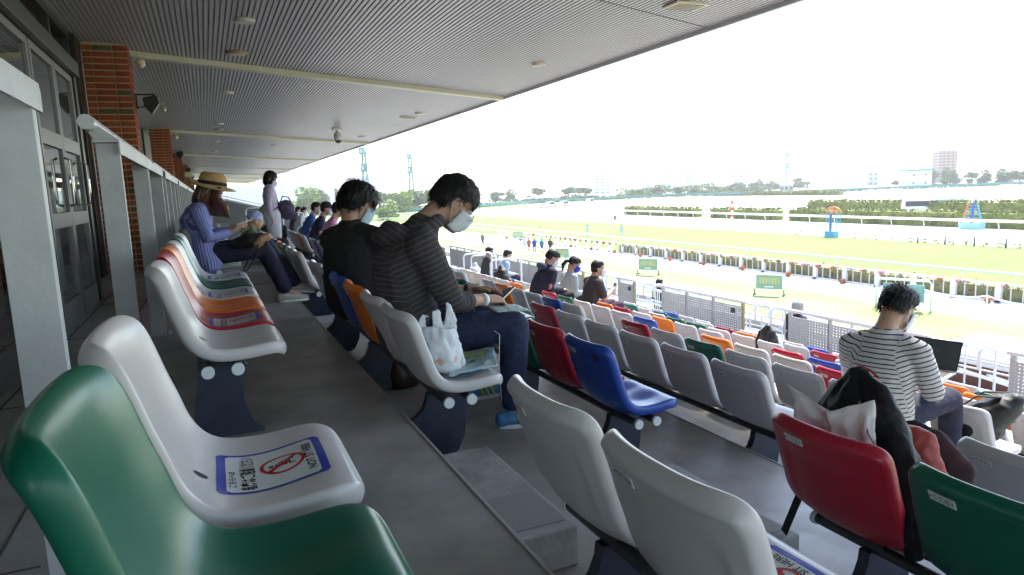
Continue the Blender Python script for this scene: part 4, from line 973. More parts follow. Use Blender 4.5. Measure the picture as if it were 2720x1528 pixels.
leafband([(211,238),(245,212),(303,182),(335,162)],1.3,0.8,0.42,2200,LEAF[2],'bend_hedge','thin dark hedge behind the teal fence on the far straight',10)
# ---------------- buildings ----------------
def tower_block(name,x,y,w,d,h,rz,wm,rows,cols,label,wcol=None,roofm=None,winw=0.5,winh=0.45,cat='building',base=GZ,side=True):
    e=empty(name,(x,y,base),rz,label,cat); b=MB(); b.box((0,0,h/2),(d,w,h)); b.build('wall',wm,e)
    if roofm: b=MB(); b.box((0,0,h+0.4),(d+0.8,w+0.8,0.8)); b.build('roof',roofm,e)
    pw=w/cols; ph=h/rows; wmat=wcol or mat('window_shade',(0.09,0.10,0.12),0.3)
    q_=MB(); q_.box((0,0,0),(0.12,pw*winw,ph*winh)); me=q_.mesh('window',wmat)
    q2=MB(); q2.box((0,0,0),(pw*winw,0.12,ph*winh)); me2=q2.mesh('window',wmat)
    for r in range(rows):
        for c_ in range(cols):
            o=bpy.data.objects.new('window',me); o.location=(-d/2-0.03,-w/2+pw*(c_+0.5),ph*(r+0.5)); link(o,e)
    nc=max(1,int(d/pw))
    if side:
        for r in range(rows):
            for c_ in range(nc):
                o=bpy.data.objects.new('window',me2); o.location=(-d/2+d*(c_+0.5)/nc,-w/2-0.03,ph*(r+0.5)); link(o,e)
    return e
M_bw=mat('block_white',(0.66,0.66,0.66),0.7); M_bp=mat('block_pinkish',(0.52,0.47,0.52),0.7); M_bb=mat('block_brown_brick',(0.24,0.15,0.12),0.8,var=0.08); M_blur=mat('window_pale',(0.20,0.21,0.25),0.4)
Rz=math.radians
tower_block('apartment_block',46,330,15,10,13.5,Rz(-72),M_bw,7,16,'long white apartment block with rows of small windows left of the man in black',winw=0.4,winh=0.35)
tower_block('apartment_block',34.5,318,9,8,13.0,Rz(-78),M_bw,7,6,'white apartment block just left of the long one',wcol=M_blur,winw=0.45,winh=0.35)
tower_block('apartment_block',103,490,22,12,18.5,Rz(-70),M_bp,9,8,'pale mauve apartment block behind the left light tower',wcol=M_blur,winw=0.8,winh=0.35)
tower_block('apartment_block',260,427,18,12,13.5,Rz(-50),M_bw,6,5,'faint white block with a stepped top above the wide pale tree',wcol=M_blur,winw=0.7,winh=0.3)
tower_block('apartment_block',284,411,8,8,10.0,Rz(-50),M_bw,5,3,'small faint white block left of centre skyline',wcol=M_blur,winw=0.7,winh=0.3)
tower_block('apartment_block',296,402,9,9,12,Rz(-50),M_bw,6,4,'middle faint white block on the skyline',wcol=M_blur,winw=0.8,winh=0.3)
tower_block('apartment_block',309,393,8,9,12,Rz(-50),M_bw,6,4,'faint white block right of the middle one',wcol=M_blur,winw=0.8,winh=0.3)
tower_block('apartment_block',333,373,20,9,12.4,Rz(-46),M_bw,7,7,'wide faint white block left of the blue sign',wcol=M_blur,winw=0.7,winh=0.3)
tower_block('apartment_block',394,274,11.5,9,18.2,Rz(-35),M_bb,11,6,'brown brick apartment tower at the right skyline',wcol=mat('window_mauve',(0.3,0.28,0.33),0.4),winw=0.7,winh=0.42)
e=tower_block('low_building',305,226,14,10,7.4,Rz(-38),M_bw,2,4,'white two storey building with bright blue roof edge',roofm=mat('roof_blue',(0.03,0.25,0.48),0.5),winw=0.22,winh=0.25)
tower_block('low_building',348,284,5,5,7.6,Rz(-38),mat('block_grey',(0.42,0.42,0.46),0.7),3,2,'small pale grey tower left of the blue roofed building',wcol=M_blur)
tower_block('low_building',262,262,16,6,3.4,Rz(-45),mat('block_dusty',(0.36,0.36,0.36),0.7),1,8,'long low grey building under the blue sign',winw=0.7,winh=0.4)
e=empty('billboard',(307,286.5,GZ),Rz(-45),'plain blue rectangular sign above the far trees','sign')
b=MB(); b.box((0,0,6.6),(0.4,4.6,2.6)); b.build('panel',mat('sign_blue',(0.07,0.18,0.48),0.5),e); b=MB(); b.box((0.3,-1.4,2.7),(0.3,0.3,5.4)); b.box((0.3,1.4,2.7),(0.3,0.3,5.4)); b.build('legs',M_bw,e)
# white roofs between the trees
for x,y,w,h,l in ((150,312,12,2.6,'white low roof behind the bend, left one'),(180,304,9,2.6,'white low roof behind the bend, right one'),(52,300,16,3.6,'low white building behind the lime green tree')):
    e=empty('low_building',(x,y,GZ),Rz(-50 if x>100 else -75),l,'building','low white roofs behind the course'); b=MB(); b.box((0,0,h*0.35),(5,w,h*0.7)); b.build('wall',M_bw,e)
    b=MB(); b.prism([(-3.2,-w/2-0.4,h*0.7),(3.2,-w/2-0.4,h*0.7),(0,-w/2-0.4,h)],(0,w+0.8,0)); b.build('roof',M_bw,e)
    if x<100:
        for q in range(5): b=MB(); b.box((-2.55,-w/2+w*(q+0.5)/5,h*0.36),(0.1,w/5*0.5,h*0.2)); b.build('window',M_blur,e)
# white annexe at the end of the stand with a dark window and an arched canopy
e=empty('annexe_building',(7.0,121,GZ),Rz(-88),'white annexe with one tall window and an arched opening beyond the stand','building')
b=MB(); b.box((0,0,4.8),(6,11,9.6)); b.build('wall',M_bw,e)
for yy,z,w,h in ((-0.2,8.5,0.9,1.7),(-3.4,8.2,2.4,1.5),(-3.4,5.0,2.4,1.6),(3.3,8.3,0.9,1.4)):
    f=MB(); f.box((-3.05,yy,z),(0.12,w,h)); fr=f.build('window',M_alu,e); p=MB(); p.box((-3.12,yy,z),(0.04,w-0.2,h-0.2)); p.build('pane',mat('pane_teal',(0.06,0.12,0.13),0.15),fr)
b=MB(); b.tube([(-3.1,2.6*math.cos(a)-0.2,5.6+0.9*math.sin(a)) for a in np.linspace(0,math.pi,11)],0.10); b.build('arch_trim',M_panel,e)
b=MB(); b.box((-3.04,-0.2,4.2),(0.1,5.0,2.6)); b.build('arch_recess',mat('recess_grey',(0.42,0.42,0.38),0.6),e)
b=MB(); b.cyl((-3.3,-2.2,0),(-3.3,-2.2,10),0.10,8); b.build('drain_pipe',M_panel,e)
e=empty('far_canopy',(17,150,GZ),0,'thin white canopy roof of the next stand, seen below the ceiling edge','canopy')
b=MB(); b.prism([(-6,0,12.2),(3.5,0,13.2),(3.5,0,13.4),(-6,0,13.0)],(0,8,0)); b.build('roof',M_bw,e)
b=MB(); b.prism([(-6,0.5,11.0),(2.5,0.5,12.4),(2.5,0.5,12.6),(-6,0.5,11.4)],(0,7,0)); b.build('lower_roof',M_bw,e)
b=MB(); b.box((-6,4,5.5),(0.8,7,11)); b.build('support_wall',M_bw,e)
# light towers
M_tow=mat('tower_teal',(0.05,0.20,0.19),0.5); M_lamp=mat('lamp_face',(0.35,0.38,0.45),0.2)
def light_tower(x,y,h,s,label):
    e=empty('light_tower',(x,y,GZ),math.radians(-30),label,'light tower','teal floodlight towers'); w=0.8*s
    b=MB()
    for a in (-1,1):
        for c_ in (-1,1): b.bar((a*w,c_*w,0),(a*w*0.5,c_*w*0.5,h),0.24*s,0.24*s)
    b.build('mast_legs',M_tow,e); b=MB(); n=int(h/(2.0*s))
    for q in range(n):
        z0=h*q/n; z1=h*(q+1)/n; f0=1-0.5*z0/h; f1=1-0.5*z1/h
        b.bar((-w*f0,-w*f0,z0),(-w*f1,w*f1,z1),0.16*s,0.16*s); b.bar((-w*f0,w*f0,z0),(w*f1,w*f1,z1),0.16*s,0.16*s); b.bar((-w*f0,-w*f0,z0),(w*f0,-w*f0,z0),0.08*s,0.08*s)
    b.build('lattice',M_tow,e)
    for z,ww,hh in ((h,2.4*s,1.7*s),(h-4.4*s,1.7*s,2.0*s)):
        b=MB(); b.box((-0.2*s,0,z),(1.3*s,ww,hh)); f=b.build('lamp_housing',M_tow,e)
        b=MB(); b.box((-0.2*s,-ww/2-0.04,z),(0.7*s,0.08,hh*0.6)); b.build('lamp',M_lamp,f)
light_tower(53.8,254.4,22.6,1.35,'left teal floodlight tower above the man in black'); light_tower(88.5,318,23.6,1.45,'right teal floodlight tower between the man in black and the hooded man'); light_tower(354,353,21,1.6,'distant teal floodlight tower on the right skyline')
# vehicles
def car(x,y,rz,label,van=False):
    e=empty('parked_vehicle',(x,y,GZ),rz,label,'van' if van else 'car','white vehicles parked on the bend'); h=2.0 if van else 1.5; M_car=mat('car_white',(0.75,0.76,0.78),0.25,coat=0.5)
    b=MB(); b.prism([(-2.2,-0.85,0.35),(2.2,-0.85,0.35),(2.25,-0.85,0.85),(1.35,-0.85,0.98),(0.7,-0.85,h),(-1.9,-0.85,h),(-2.2,-0.85,0.95)],(0,1.7,0)); b.build('body',M_car,e,bevel=0.06)
    for s_ in (-1,1):
        b=MB(); b.prism([(-1.7,s_*0.86-0.01,1.0),(1.1,s_*0.86-0.01,1.0),(0.6,s_*0.86-0.01,h-0.15),(-1.7,s_*0.86-0.01,h-0.15)],(0,0.02,0)); b.build('side_window',mat('car_glass',(0.03,0.04,0.06),0.1),e)
        for xx in (-1.35,1.4): b=MB(); b.cyl((xx,s_*0.78,0.33),(xx,s_*0.9,0.33),0.33,14); b.build('wheel',M_black,e,smooth=True,auto=40)
for a in ((106,216.5,0.3,'leftmost white vehicle by the bend rail',False),(112.5,222.5,0.4,'second white vehicle by the bend rail',True),(118,222.5,0.4,'third white vehicle, alone right of the pair',True),(137,237,0.5,'fourth white vehicle, rightmost on the bend',True)): car(*a)
e=empty('coach',(119.4,84.5,GZ),math.radians(-50),'white coach with dark windows parked between the hedges','bus')
b=MB(); b.prism([(-5.2,-1.25,0.5),(5.2,-1.25,0.5),(5.0,-1.25,2.6),(4.5,-1.25,3.1),(-4.9,-1.25,3.1),(-5.2,-1.25,1.4)],(0,2.5,0)); b.build('body',mat('coach_white',(0.75,0.76,0.78),0.3),e,bevel=0.12)
b=MB(); b.prism([(-4.6,-1.27,1.45),(4.7,-1.27,1.45),(4.6,-1.27,2.4),(-4.6,-1.27,2.4)],(0,2.54,0)); b.build('window_band',mat('car_glass',(0.03,0.04,0.06),0.1),e)
for xx in (-3.4,3.2):
    for s_ in (-1,1): b=MB(); b.cyl((xx,s_*1.15,0.5),(xx,s_*1.3,0.5),0.5,14); b.build('wheel',M_black,e,smooth=True,auto=40)
# sloping parapet across the stand
e=empty('sloping_parapet',(0,29.6,0),0,'grey parapet wall sloping down across the stand with a white handrail','wall')
b=MB(); b.prism([(0.25,0,floorZ(0)-0.1),(0.25,0,floorZ(0)+0.92),(9.6,0,floorZ(9)+0.8),(9.6,0,floorZ(9)-0.3)],(0,0.18,0)); b.build('wall',M_wallg,e)
b=MB(); b.tube([(0.3,-0.08,floorZ(0)+1.0),(9.6,-0.08,floorZ(9)+0.9)],0.03); b.build('handrail',M_whiter,e)
b=MB(); b.box((3.2,-0.05,-1.45),(0.28,0.02,0.35)); b.build('notice_plate',mat('notice_grey',(0.5,0.5,0.5),0.5),e)
e=empty('far_parapet',(0,50,0),0,'second grey parapet wall further along the stand','wall')
b=MB(); b.prism([(0.4,0,floorZ(0)-0.1),(0.4,0,floorZ(0)+1.15),(9.6,0,floorZ(9)+0.9),(9.6,0,floorZ(9)-0.3)],(0,0.2,0)); b.build('wall',M_wallg,e); b=MB(); b.tube([(0.4,-0.1,floorZ(0)+1.3),(9.6,-0.1,floorZ(9)+1.05)],0.03); b.build('handrail',M_whiter,e)
# ---------------- people ----------------
SKIN=mat('skin',(0.42,0.245,0.165),0.5,var=0.08,vscale=18,sss=0.12,bump=0.08,bscale=180)
HAIR=mat('hair_black',(0.008,0.0075,0.008),0.55,spec=0.3,var=0.3,vscale=60,stretch=(1,1,0.2))
M_mask=mat('mask_white',(0.55,0.58,0.62),0.8,bump=0.25,bscale=30); M_maskb=mat('mask_pale_blue',(0.36,0.50,0.55),0.8,bump=0.2,bscale=30)
M_eye=mat('eye_white',(0.7,0.68,0.66),0.2); M_iris=mat('iris_dark',(0.02,0.012,0.01),0.15); M_lip=mat('lip',(0.35,0.13,0.10),0.5)
V=Vector; BIG=1.07
def head_frame(hc,hf,hu=(0,0,1)):
    f=V(hf).normalized(); u=V(hu); u=(u-f*u.dot(f)).normalized(); s=u.cross(f)   # s = left
    M=Matrix((f,s,u)).transposed().to_4x4(); M.translation=V(hc); return M
def add_head(b,M,neck,sc=1.0,nr=0.060):
    R3=M.to_3x3()
    def P(x,y,z): return M@V((x*sc,y*sc,z*sc))
    def E(c,r): b.ell(P(*c),[q*sc for q in r],R3,n=20,k=12)
    E((-0.012,0,0.030),(0.092,0.074,0.084)); E((0.028,0,-0.035),(0.062,0.060,0.078)); E((0.050,0,-0.090),(0.030,0.032,0.026)); E((0.060,0,0.030),(0.030,0.052,0.035))
    E((0.045,0.032,-0.020),(0.034,0.024,0.028)); E((0.045,-0.032,-0.020),(0.034,0.024,0.028))
    b.loft([P(0.078,0,0.018),P(0.098,0,-0.012),P(0.106,0,-0.030)],[0.008*sc,0.011*sc,0.014*sc],side=tuple(R3@V((0,1,0))),n=10)
    for s in (1,-1):
        E((-0.004,s*0.077,-0.008),(0.019,0.007,0.031)); E((0.006,s*0.074,-0.030),(0.011,0.007,0.014))
    b.loft([P(-0.030,0,-0.050),V(neck)+ (P(-0.03,0,-0.05)-V(neck))*0.45,V(neck)],[(nr,nr*1.02),(nr*1.0,nr*1.02),(nr*1.25,nr*1.15)],side=tuple(R3@V((0,1,0))),n=16)
def face_bits(par,M,sc=1.08):
    R3=M.to_3x3()
    for s in (1,-1):
        b=MB(); b.ell(M@V((0.081*sc,s*0.031*sc,0.004*sc)),[0.0125*sc]*3,R3,n=10,k=6); o=b.build('eye',M_eye,par,smooth=True)
        b=MB(); b.ell(M@V((0.0915*sc,s*0.031*sc,0.003*sc)),[0.003*sc,0.006*sc,0.006*sc],R3,n=10,k=5); b.build('iris',M_iris,o,smooth=True)
        b=MB(); b.loft([M@V((0.092*sc,s*0.014*sc,0.024*sc)),M@V((0.090*sc,s*0.032*sc,0.030*sc)),M@V((0.076*sc,s*0.052*sc,0.024*sc))],[(0.004*sc,0.003*sc)]*3,side=(0,0,1),n=6); b.build('eyebrow',HAIR,par,smooth=True)
def mask(par,M,m_=M_mask,sc=1.08):
    rows=[]
    for i in range(9):
        t=i/8; z=-0.012-0.100*t; row=[]
        for j in range(13):
            a=math.radians(-82+164*j/12); bul=0.012*math.sin(math.pi*t); rx=0.050+0.030*(1-0.5*t)+bul; ry=0.070-0.014*t
            x=0.030-0.004*t+ (rx+0.004)*math.cos(a); nose=0.016*math.exp(-(a/0.35)**2)*(1-t)**0.7 if t<0.8 else 0
            row.append(M@V(((x+nose+0.0015*math.sin(i*2.3))*sc,(ry+0.003)*math.sin(a)*sc,(z+0.006*math.cos(a)*(1 if t<0.5 else -1))*sc)))
        rows.append(row)
    b=MB(); b.quad_grid(rows[::-1]); o=b.build('face_mask',m_,par,smooth=True)
    md=o.modifiers.new('s','SOLIDIFY'); md.thickness=0.002
    for s in (1,-1):
        b=MB(); b.tube([M@V((0.036*sc,s*0.071*sc,-0.018*sc)),M@V((0.010*sc,s*0.079*sc,0.014*sc)),M@V((-0.012*sc,s*0.086*sc,0.016*sc)),M@V((-0.016*sc,s*0.084*sc,-0.020*sc)),M@V((0.006*sc,s*0.076*sc,-0.050*sc)),M@V((0.034*sc,s*0.062*sc,-0.090*sc))],0.0022*sc,6); b.build('ear_loop',m_,o,smooth=True)
    return o
def glasses(par,M,sc=1.08,m_=None,drop=0.0):
    m_=m_ or mat('glasses_brown',(0.08,0.03,0.015),0.25)
    b=MB()
    for s in (1,-1):
        pts=[M@V((0.108*sc,(s*0.033+0.022*math.cos(a))*sc,(0.000-drop+0.015*math.sin(a))*sc)) for a in np.linspace(0,2*math.pi,17)]
        b.tube(pts,0.0018*sc,6); b.tube([M@V((0.108*sc,s*0.055*sc,(0.006-drop)*sc)),M@V((0.100*sc,s*0.078*sc,(0.008-drop*0.8)*sc)),M@V((0.010*sc,s*0.084*sc,0.012*sc)),M@V((-0.016*sc,s*0.083*sc,-0.004*sc))],0.0020*sc,6)
    b.tube([M@V((0.108*sc,-0.011*sc,(0.004-drop)*sc)),M@V((0.110*sc,0.011*sc,(0.004-drop)*sc))],0.002*sc,6)
    return b.build('glasses',m_,par,smooth=True)
def hair_short(par,M,sc=1.08,seed=1,m_=HAIR,voxel=0.008,strands=500,wild=1.0,nape=-0.060,ear_cut=0.012,fringe=0.0,curly=False,long_=0.0,rx=0.0):
    R3=M.to_3x3(); I=M.inverted(); b=MB()
    def E(c,r): b.ell(M@V([q*sc for q in c]),[q*sc for q in r],R3,n=22,k=14)
    E((-0.012,0,0.042),(0.102+rx,0.086+rx,0.086+rx)); E((-0.045,0,0.0),(0.068+rx,0.076+rx,0.080)); E((0.040,0,0.062),(0.054,0.066,0.040))
    E((-0.02,0.02,0.085),(0.06,0.05,0.045)); E((0.02,-0.02,0.078),(0.06,0.05,0.042))
    if long_>0:
        E((-0.035,0,-0.045),(0.072,0.082,0.070+long_)); E((0.01,0.055,-0.03),(0.045,0.030,0.06+long_)); E((0.01,-0.055,-0.03),(0.045,0.030,0.06+long_))
    me=remesh(b,voxel*sc,2)
    bm=bmesh.new(); bm.from_mesh(me)
    def below(p):
        x,y,z=p.x/sc,p.y/sc,p.z/sc
        if long_>0:
            if x>0.055 and z<0.045-fringe: return True
            if x>0.03 and abs(y)<0.05 and z<0.03: return True
            return False
        if x>0.050: lim=0.050-fringe*(1 if x>0.07 else 0.5)
        elif x>0.012: lim=0.0+ (x-0.012)/0.038*0.042
        elif x>-0.022: lim=ear_cut if abs(y)>0.05 else -0.05
        else: lim=nape+ (x+0.022)*(-0.10)
        return z<lim
    bmesh.ops.delete(bm,geom=[v for v in bm.verts if below(I@v.co)],context='VERTS')
    rnd=random.Random(seed)
    for v in bm.verts:
        q=I@v.co; n_=noise.noise(V((q.x*60,q.y*60,q.z*22+seed)))
        v.co+=v.normal*n_*0.006*sc*wild
    verts=[(v.co.copy(),v.normal.copy()) for v in bm.verts]
    bm.to_mesh(me); bm.free()
    o=mesh_obj('hair',me,par,m=m_)
    s=MB(); U=R3@V((0,0,1)); F=R3@V((1,0,0)); S_=R3@V((0,1,0))
    for q in range(strands):
        p,n=rnd.choice(verts); l=I@p; top=max(0,min(1,(l.z/sc-0.02)/0.09))
        flow=(F*(0.9*top if l.x>-0.03 else -0.4*top)-U*(1.0-0.75*top)+S_*rnd.gauss(0,0.35)+n*(0.16*wild+0.26*top*wild*rnd.random())).normalized()
        L=rnd.uniform(0.014,0.034)*sc*(0.7+0.5*wild); w=rnd.uniform(0.0010,0.0024)*sc
        a=flow.cross(n).normalized()*w; p0=p-n*0.002*sc; p1=p0+flow*L*0.5+n*0.003*sc; bend=(-U if not curly else V((rnd.gauss(0,1),rnd.gauss(0,1),rnd.gauss(0,1))))*0.35; p2=p1+(flow+bend).normalized()*L*0.5
        s.poly([p0-a,p1-a*0.8,p1+a*0.8,p0+a]); s.poly([p1-a*0.8,p2,p1+a*0.8])
    if strands: s.build('hair_strands',m_,o)
    return o
def hand(b,wrist,d,back,thumb,curl=(0.5,0.5,0.5,0.5),sc=1.0,spread=0.03,thumbcurl=0.5):
    """wrist point, direction to knuckles, normal of the back of the hand, direction of the thumb side"""
    d=V(d).normalized(); n=V(back); n=(n-d*n.dot(d)).normalized(); t=V(thumb); t=(t-d*t.dot(d)-n*t.dot(n)).normalized(); w=V(wrist)
    k=w+d*0.082*sc
    b.loft([w,w+d*0.03*sc,w+d*0.06*sc,k],[(0.026*sc,0.019*sc),(0.034*sc,0.017*sc),(0.040*sc,0.0155*sc),(0.041*sc,0.0135*sc)],side=tuple(t),n=14)
    Ls=((0.040,0.025,0.020),(0.045,0.028,0.021),(0.041,0.026,0.020),(0.032,0.020,0.018))
    for i,L in enumerate(Ls):
        off=(0.030-0.020*i)*sc; p=k+t*off-d*(0.003*abs(i-1))*sc; a=0.15; dd=(d+t*(spread*(1.5-i)))
        pts=[p-d*0.012*sc,p]; ang=0.0
        for j,l in enumerate(L):
            ang+=curl[i]*(0.9 if j==0 else 1.0); q=(dd*math.cos(ang)-n*math.sin(ang)).normalized(); p=p+q*l*sc; pts.append(p)
        r=(0.0092 if i<3 else 0.0080)*sc
        b.loft(pts,[r,r*1.05,r,r*0.92,r*0.8],side=tuple(t),n=8)
    p=w+d*0.022*sc+t*0.026*sc; q=(t*0.75+d*0.7-n*0.35*thumbcurl).normalized(); p1=p+q*0.038*sc; q2=(t*0.25+d*0.85-n*0.45*thumbcurl).normalized(); p2=p1+q2*0.030*sc; p3=p2+(q2-n*0.25*thumbcurl).normalized()*0.022*sc
    b.loft([p-q*0.015*sc,p,p1,p2,p3],[0.013*sc,0.014*sc,0.011*sc,0.0098*sc,0.0082*sc],side=tuple(n),n=8)
def cloth_disp(amp,sc_=14.0,seed=0.0,aniso=(1,1,1)):
    def f(co,n):
        p=V((co.x*sc_*aniso[0]+seed,co.y*sc_*aniso[1],co.z*sc_*aniso[2]))
        a=noise.noise(p); b_=noise.noise(p*2.1+V((3,1,7)))
        return amp*((1-abs(a)*2.2)*0.7+0.45*b_)
    return f
def shoe(par,heel,toe,m_,sole,w=0.045,h=0.075,name='shoe',accent=None):
    heel=V(heel); toe=V(toe); d=(toe-heel); L=d.length; d.normalize(); up=V((0,0,1)); up=(up-d*up.dot(d)).normalized(); s=up.cross(d)
    b=MB(); pts=[heel+d*L*t+up*hh for t,hh in ((0.05,0.045),(0.25,0.046),(0.5,0.040),(0.75,0.034),(0.94,0.030))]
    b.loft(pts,[(w*0.72,0.040),(w*0.80,0.044),(w*0.92,0.036),(w,0.027),(w*0.72,0.020)],side=tuple(s),n=14); b.loft([heel+d*L*0.22+up*0.03,heel+d*L*0.20+up*h],[0.037,0.036],side=tuple(s),n=12,cap=False)
    o=b.build(name,m_,par,smooth=True)
    b=MB(); rows=[]
    for zz in (0.0,0.020):
        rows.append([heel+d*(L*0.5+ (L*0.5)*math.cos(a))+s*(w*0.95*math.sin(a)*(1.0 if math.cos(a)>-0.2 else 0.85))+up*zz for a in np.linspace(0,2*math.pi,25)[:-1]])
    b.quad_grid(rows,closed_u=True); n=24; b.f.append(tuple(range(n-1,-1,-1))); b.m.append(0); b.f.append(tuple(range(n,2*n))); b.m.append(0); b.build('sole',sole,o)
    if accent:
        for t0 in (0.40,0.52,0.64):
            b=MB(); b.loft([heel+d*L*t0-s*(w*0.93)+up*0.020,heel+d*L*(t0-0.07)-s*(w*0.80)+up*0.070],[(0.007,0.004)]*2,side=tuple(d),n=6); b.build('stripe',accent,o,smooth=True)
    return o
def person(label,origin,J,top,bottom,shoes=None,sole=None,group=None,rz=0.0,voxel=0.010,skin=SKIN,sleeve='long',hands=None,torso=1.0,disp=0.004,stripes=None,hood=False,legw=1.0,skirt=None,topname='shirt',sc=1.08,thick=1.0,stripe_attr='along',bootcut=1.0):
    """J holds joint positions relative to origin; returns (root, head matrix)"""
    e=empty('person',origin,rz,label,'person',group); e.scale=(BIG,BIG,1.01) if voxel<0.0125 else (1.04,1.04,1.04)
    g=lambda k:V(J[k])
    shax=(g('shL')-g('shR')).normalized(); M=head_frame(J['head'],J['hf'],J.get('hu',(0,0,1)))
    hipax=(g('hipL')-g('hipR')).normalized()
    b=MB(); add_head(b,M,J['neck'],sc)
    b.loft([J['pelvis'],J['waist'],J['chest'],J['neck']],[(0.13,0.09),(0.125,0.085),(0.14,0.09),(0.055,0.055)],side=tuple(shax),n=14)
    for s in 'LR':
        b.loft([J['sh'+s],J['el'+s]],[0.038,0.034],n=10,side=(0.1,0.2,1)); b.loft([J['el'+s],V(J['el'+s])*0.55+V(J['wr'+s])*0.45,J['wr'+s]],[0.036,0.037,(0.027,0.022)],n=12,side=(0.1,0.2,1))
        b.loft([g('hip'+s),g('kn'+s)],[0.06,0.045],n=10,side=(0,1,0.1)); b.loft([g('kn'+s),g('kn'+s)*0.6+g('an'+s)*0.4,g('an'+s)],[0.042,0.045,0.032],n=12,side=(0,1,0.1))
        b.loft([g('an'+s),g('an'+s)*0.4+g('toe'+s)*0.6+V((0,0,0.01))],[0.034,0.025],n=10,side=(0,1,0.1))
        b.loft([V(J['neck']),J['sh'+s]],[0.045,0.038],n=10,side=(0,0,1))
        if hands and s in hands: hand(b,J['wr'+s],*hands[s][:4],hands[s][4]*1.14)
        else: hand(b,J['wr'+s],(V(J['wr'+s])-V(J['el'+s])),(0,0,1),(0,1 if s=='R' else -1,0.2),(0.35,)*4,sc=1.0)
    me=remesh(b,0.0065 if voxel<0.011 else voxel*0.9,2 if voxel<0.011 else 1); mesh_obj('body',me,e,m=skin)
    # top
    b=MB(); T=torso
    pel,wa,ch,nk=g('pelvis'),g('waist'),g('chest'),g('neck'); up_=(nk-ch).normalized()
    sw=(g('shL')-g('shR')).length/2
    b.loft([pel-(wa-pel).normalized()*0.02,pel,wa,ch,ch+(nk-ch)*0.55,nk-up_*0.012],[(0.165*T,0.118*T*thick),(0.168*T,0.12*T*thick),(0.158*T,0.112*T*thick),(0.172*T,0.118*T*thick),(0.150*T,0.098*T),(0.078*T,0.070*T)],side=tuple(shax),n=22)
    for s in 'LR':
        sh,el,wr=g('sh'+s),g('el'+s),g('wr'+s)
        b.loft([nk-up_*0.035,nk*0.45+sh*0.55-up_*0.012,sh],[0.060*T,0.062*T,0.064*T],side=(0,0,1),n=12)
        if sleeve=='long': b.loft([sh,sh*0.5+el*0.5,el,el*0.45+wr*0.55,wr*0.93+el*0.07],[0.066*T,0.060*T,0.053*T,0.045*T,0.037*T],n=14,side=(0.1,0.2,1))
        elif sleeve=='threequarter': b.loft([sh,sh*0.5+el*0.5,el,el*0.62+wr*0.38],[0.068*T,0.062*T,0.056*T,0.050*T],n=14,side=(0.1,0.2,1))
        else: b.loft([sh,sh*0.25+el*0.75],[0.068*T,0.064*T],n=14,side=(0.1,0.2,1))
    if hood:
        c=nk-up_*0.01
        for k in range(7):
            a=math.radians(-150+50*k); q=c+shax*math.sin(a)*0.075*1.25; fwd=shax.cross(up_); q=q-fwd*(-math.cos(a))*0.075*-1
            b.ell(q+up_*0.005,(0.034,0.034,0.030))
    me=remesh(b,voxel,5 if voxel<0.011 else 2,cloth_disp(disp,13,seed=origin[1]) if voxel<0.02 else None)
    attr_along(me,[([J['pelvis'],J['waist'],J['chest'],J['neck']],tuple(shax),0.0),([J['shL'],J['elL'],J['wrL']],(0,0,1),0.3),([J['shR'],J['elR'],J['wrR']],(0,0,1),0.3)])
    tp=mesh_obj(topname,me,e,m=top)
    # trousers
    b=MB(); W_=legw
    b.loft([g('pelvis')+(g('waist')-g('pelvis'))*0.55,g('pelvis'),g('hipL')*0.5+g('hipR')*0.5+V((0.0,0,-0.01))],[(0.155,0.108*thick),(0.165,0.115*thick),(0.150,0.105)],side=tuple(hipax),n=18)
    for s in 'LR':
        h,k_,a=g('hip'+s),g('kn'+s),g('an'+s)
        b.loft([h,h*0.5+k_*0.5,k_],[0.092*W_,0.082*W_,0.066*W_],side=(0,1,0.1),n=16)
        b.loft([k_,k_*0.6+a*0.4,a+(k_-a).normalized()*0.03],[0.064*W_,0.062*W_*bootcut,0.052*W_*bootcut],side=(0,1,0.1),n=16)
    me=remesh(b,voxel*1.1,4 if voxel<0.011 else 2,cloth_disp(disp,10,seed=origin[0]+5) if voxel<0.02 else None)
    mesh_obj('trousers',me,e,m=bottom)
    if shoes is not None:
        for s in 'LR': shoe(e,J['heel'+s],J['toe'+s],shoes,sole or M_whitep,accent=stripes)
    return e,M,tp
def sit(lean=0.12,hunch=0.10,kx=0.46,kz=0.52,spread=0.12,ankx=0.42,arm=(0.30,0.14,0.62),elb=(0.06,0.22,0.66),pitch=-0.5,yaw=0.0,px=-0.02,pz=0.50,H=1.0,headx=0.0):
    J={}
    J['pelvis']=(px,0,pz); J['waist']=(px+lean*0.35-0.02,0,pz+0.17); J['chest']=(px+lean*0.8,0,pz+0.33*H); J['neck']=(px+lean+hunch*0.6,0,pz+0.50*H)
    J['head']=(px+lean+hunch+0.05+headx,0,pz+0.65*H); cy,sy=math.cos(yaw),math.sin(yaw); J['hf']=(math.cos(pitch)*cy,math.cos(pitch)*sy,math.sin(pitch)); J['hu']=(0,0,1)
    for s,k in (('L',1),('R',-1)):
        J['sh'+s]=(px+lean+0.01,k*0.175,pz+0.435*H); J['el'+s]=(elb[0],k*elb[1],elb[2]); J['wr'+s]=(arm[0],k*arm[1],arm[2])
        J['hip'+s]=(px+0.04,k*0.085,pz-0.005); J['kn'+s]=(kx,k*spread,kz); J['an'+s]=(ankx,k*spread,0.085); J['heel'+s]=(ankx-0.06,k*spread,0.0); J['toe'+s]=(ankx+0.20,k*(spread+0.02),0.0)
    return J
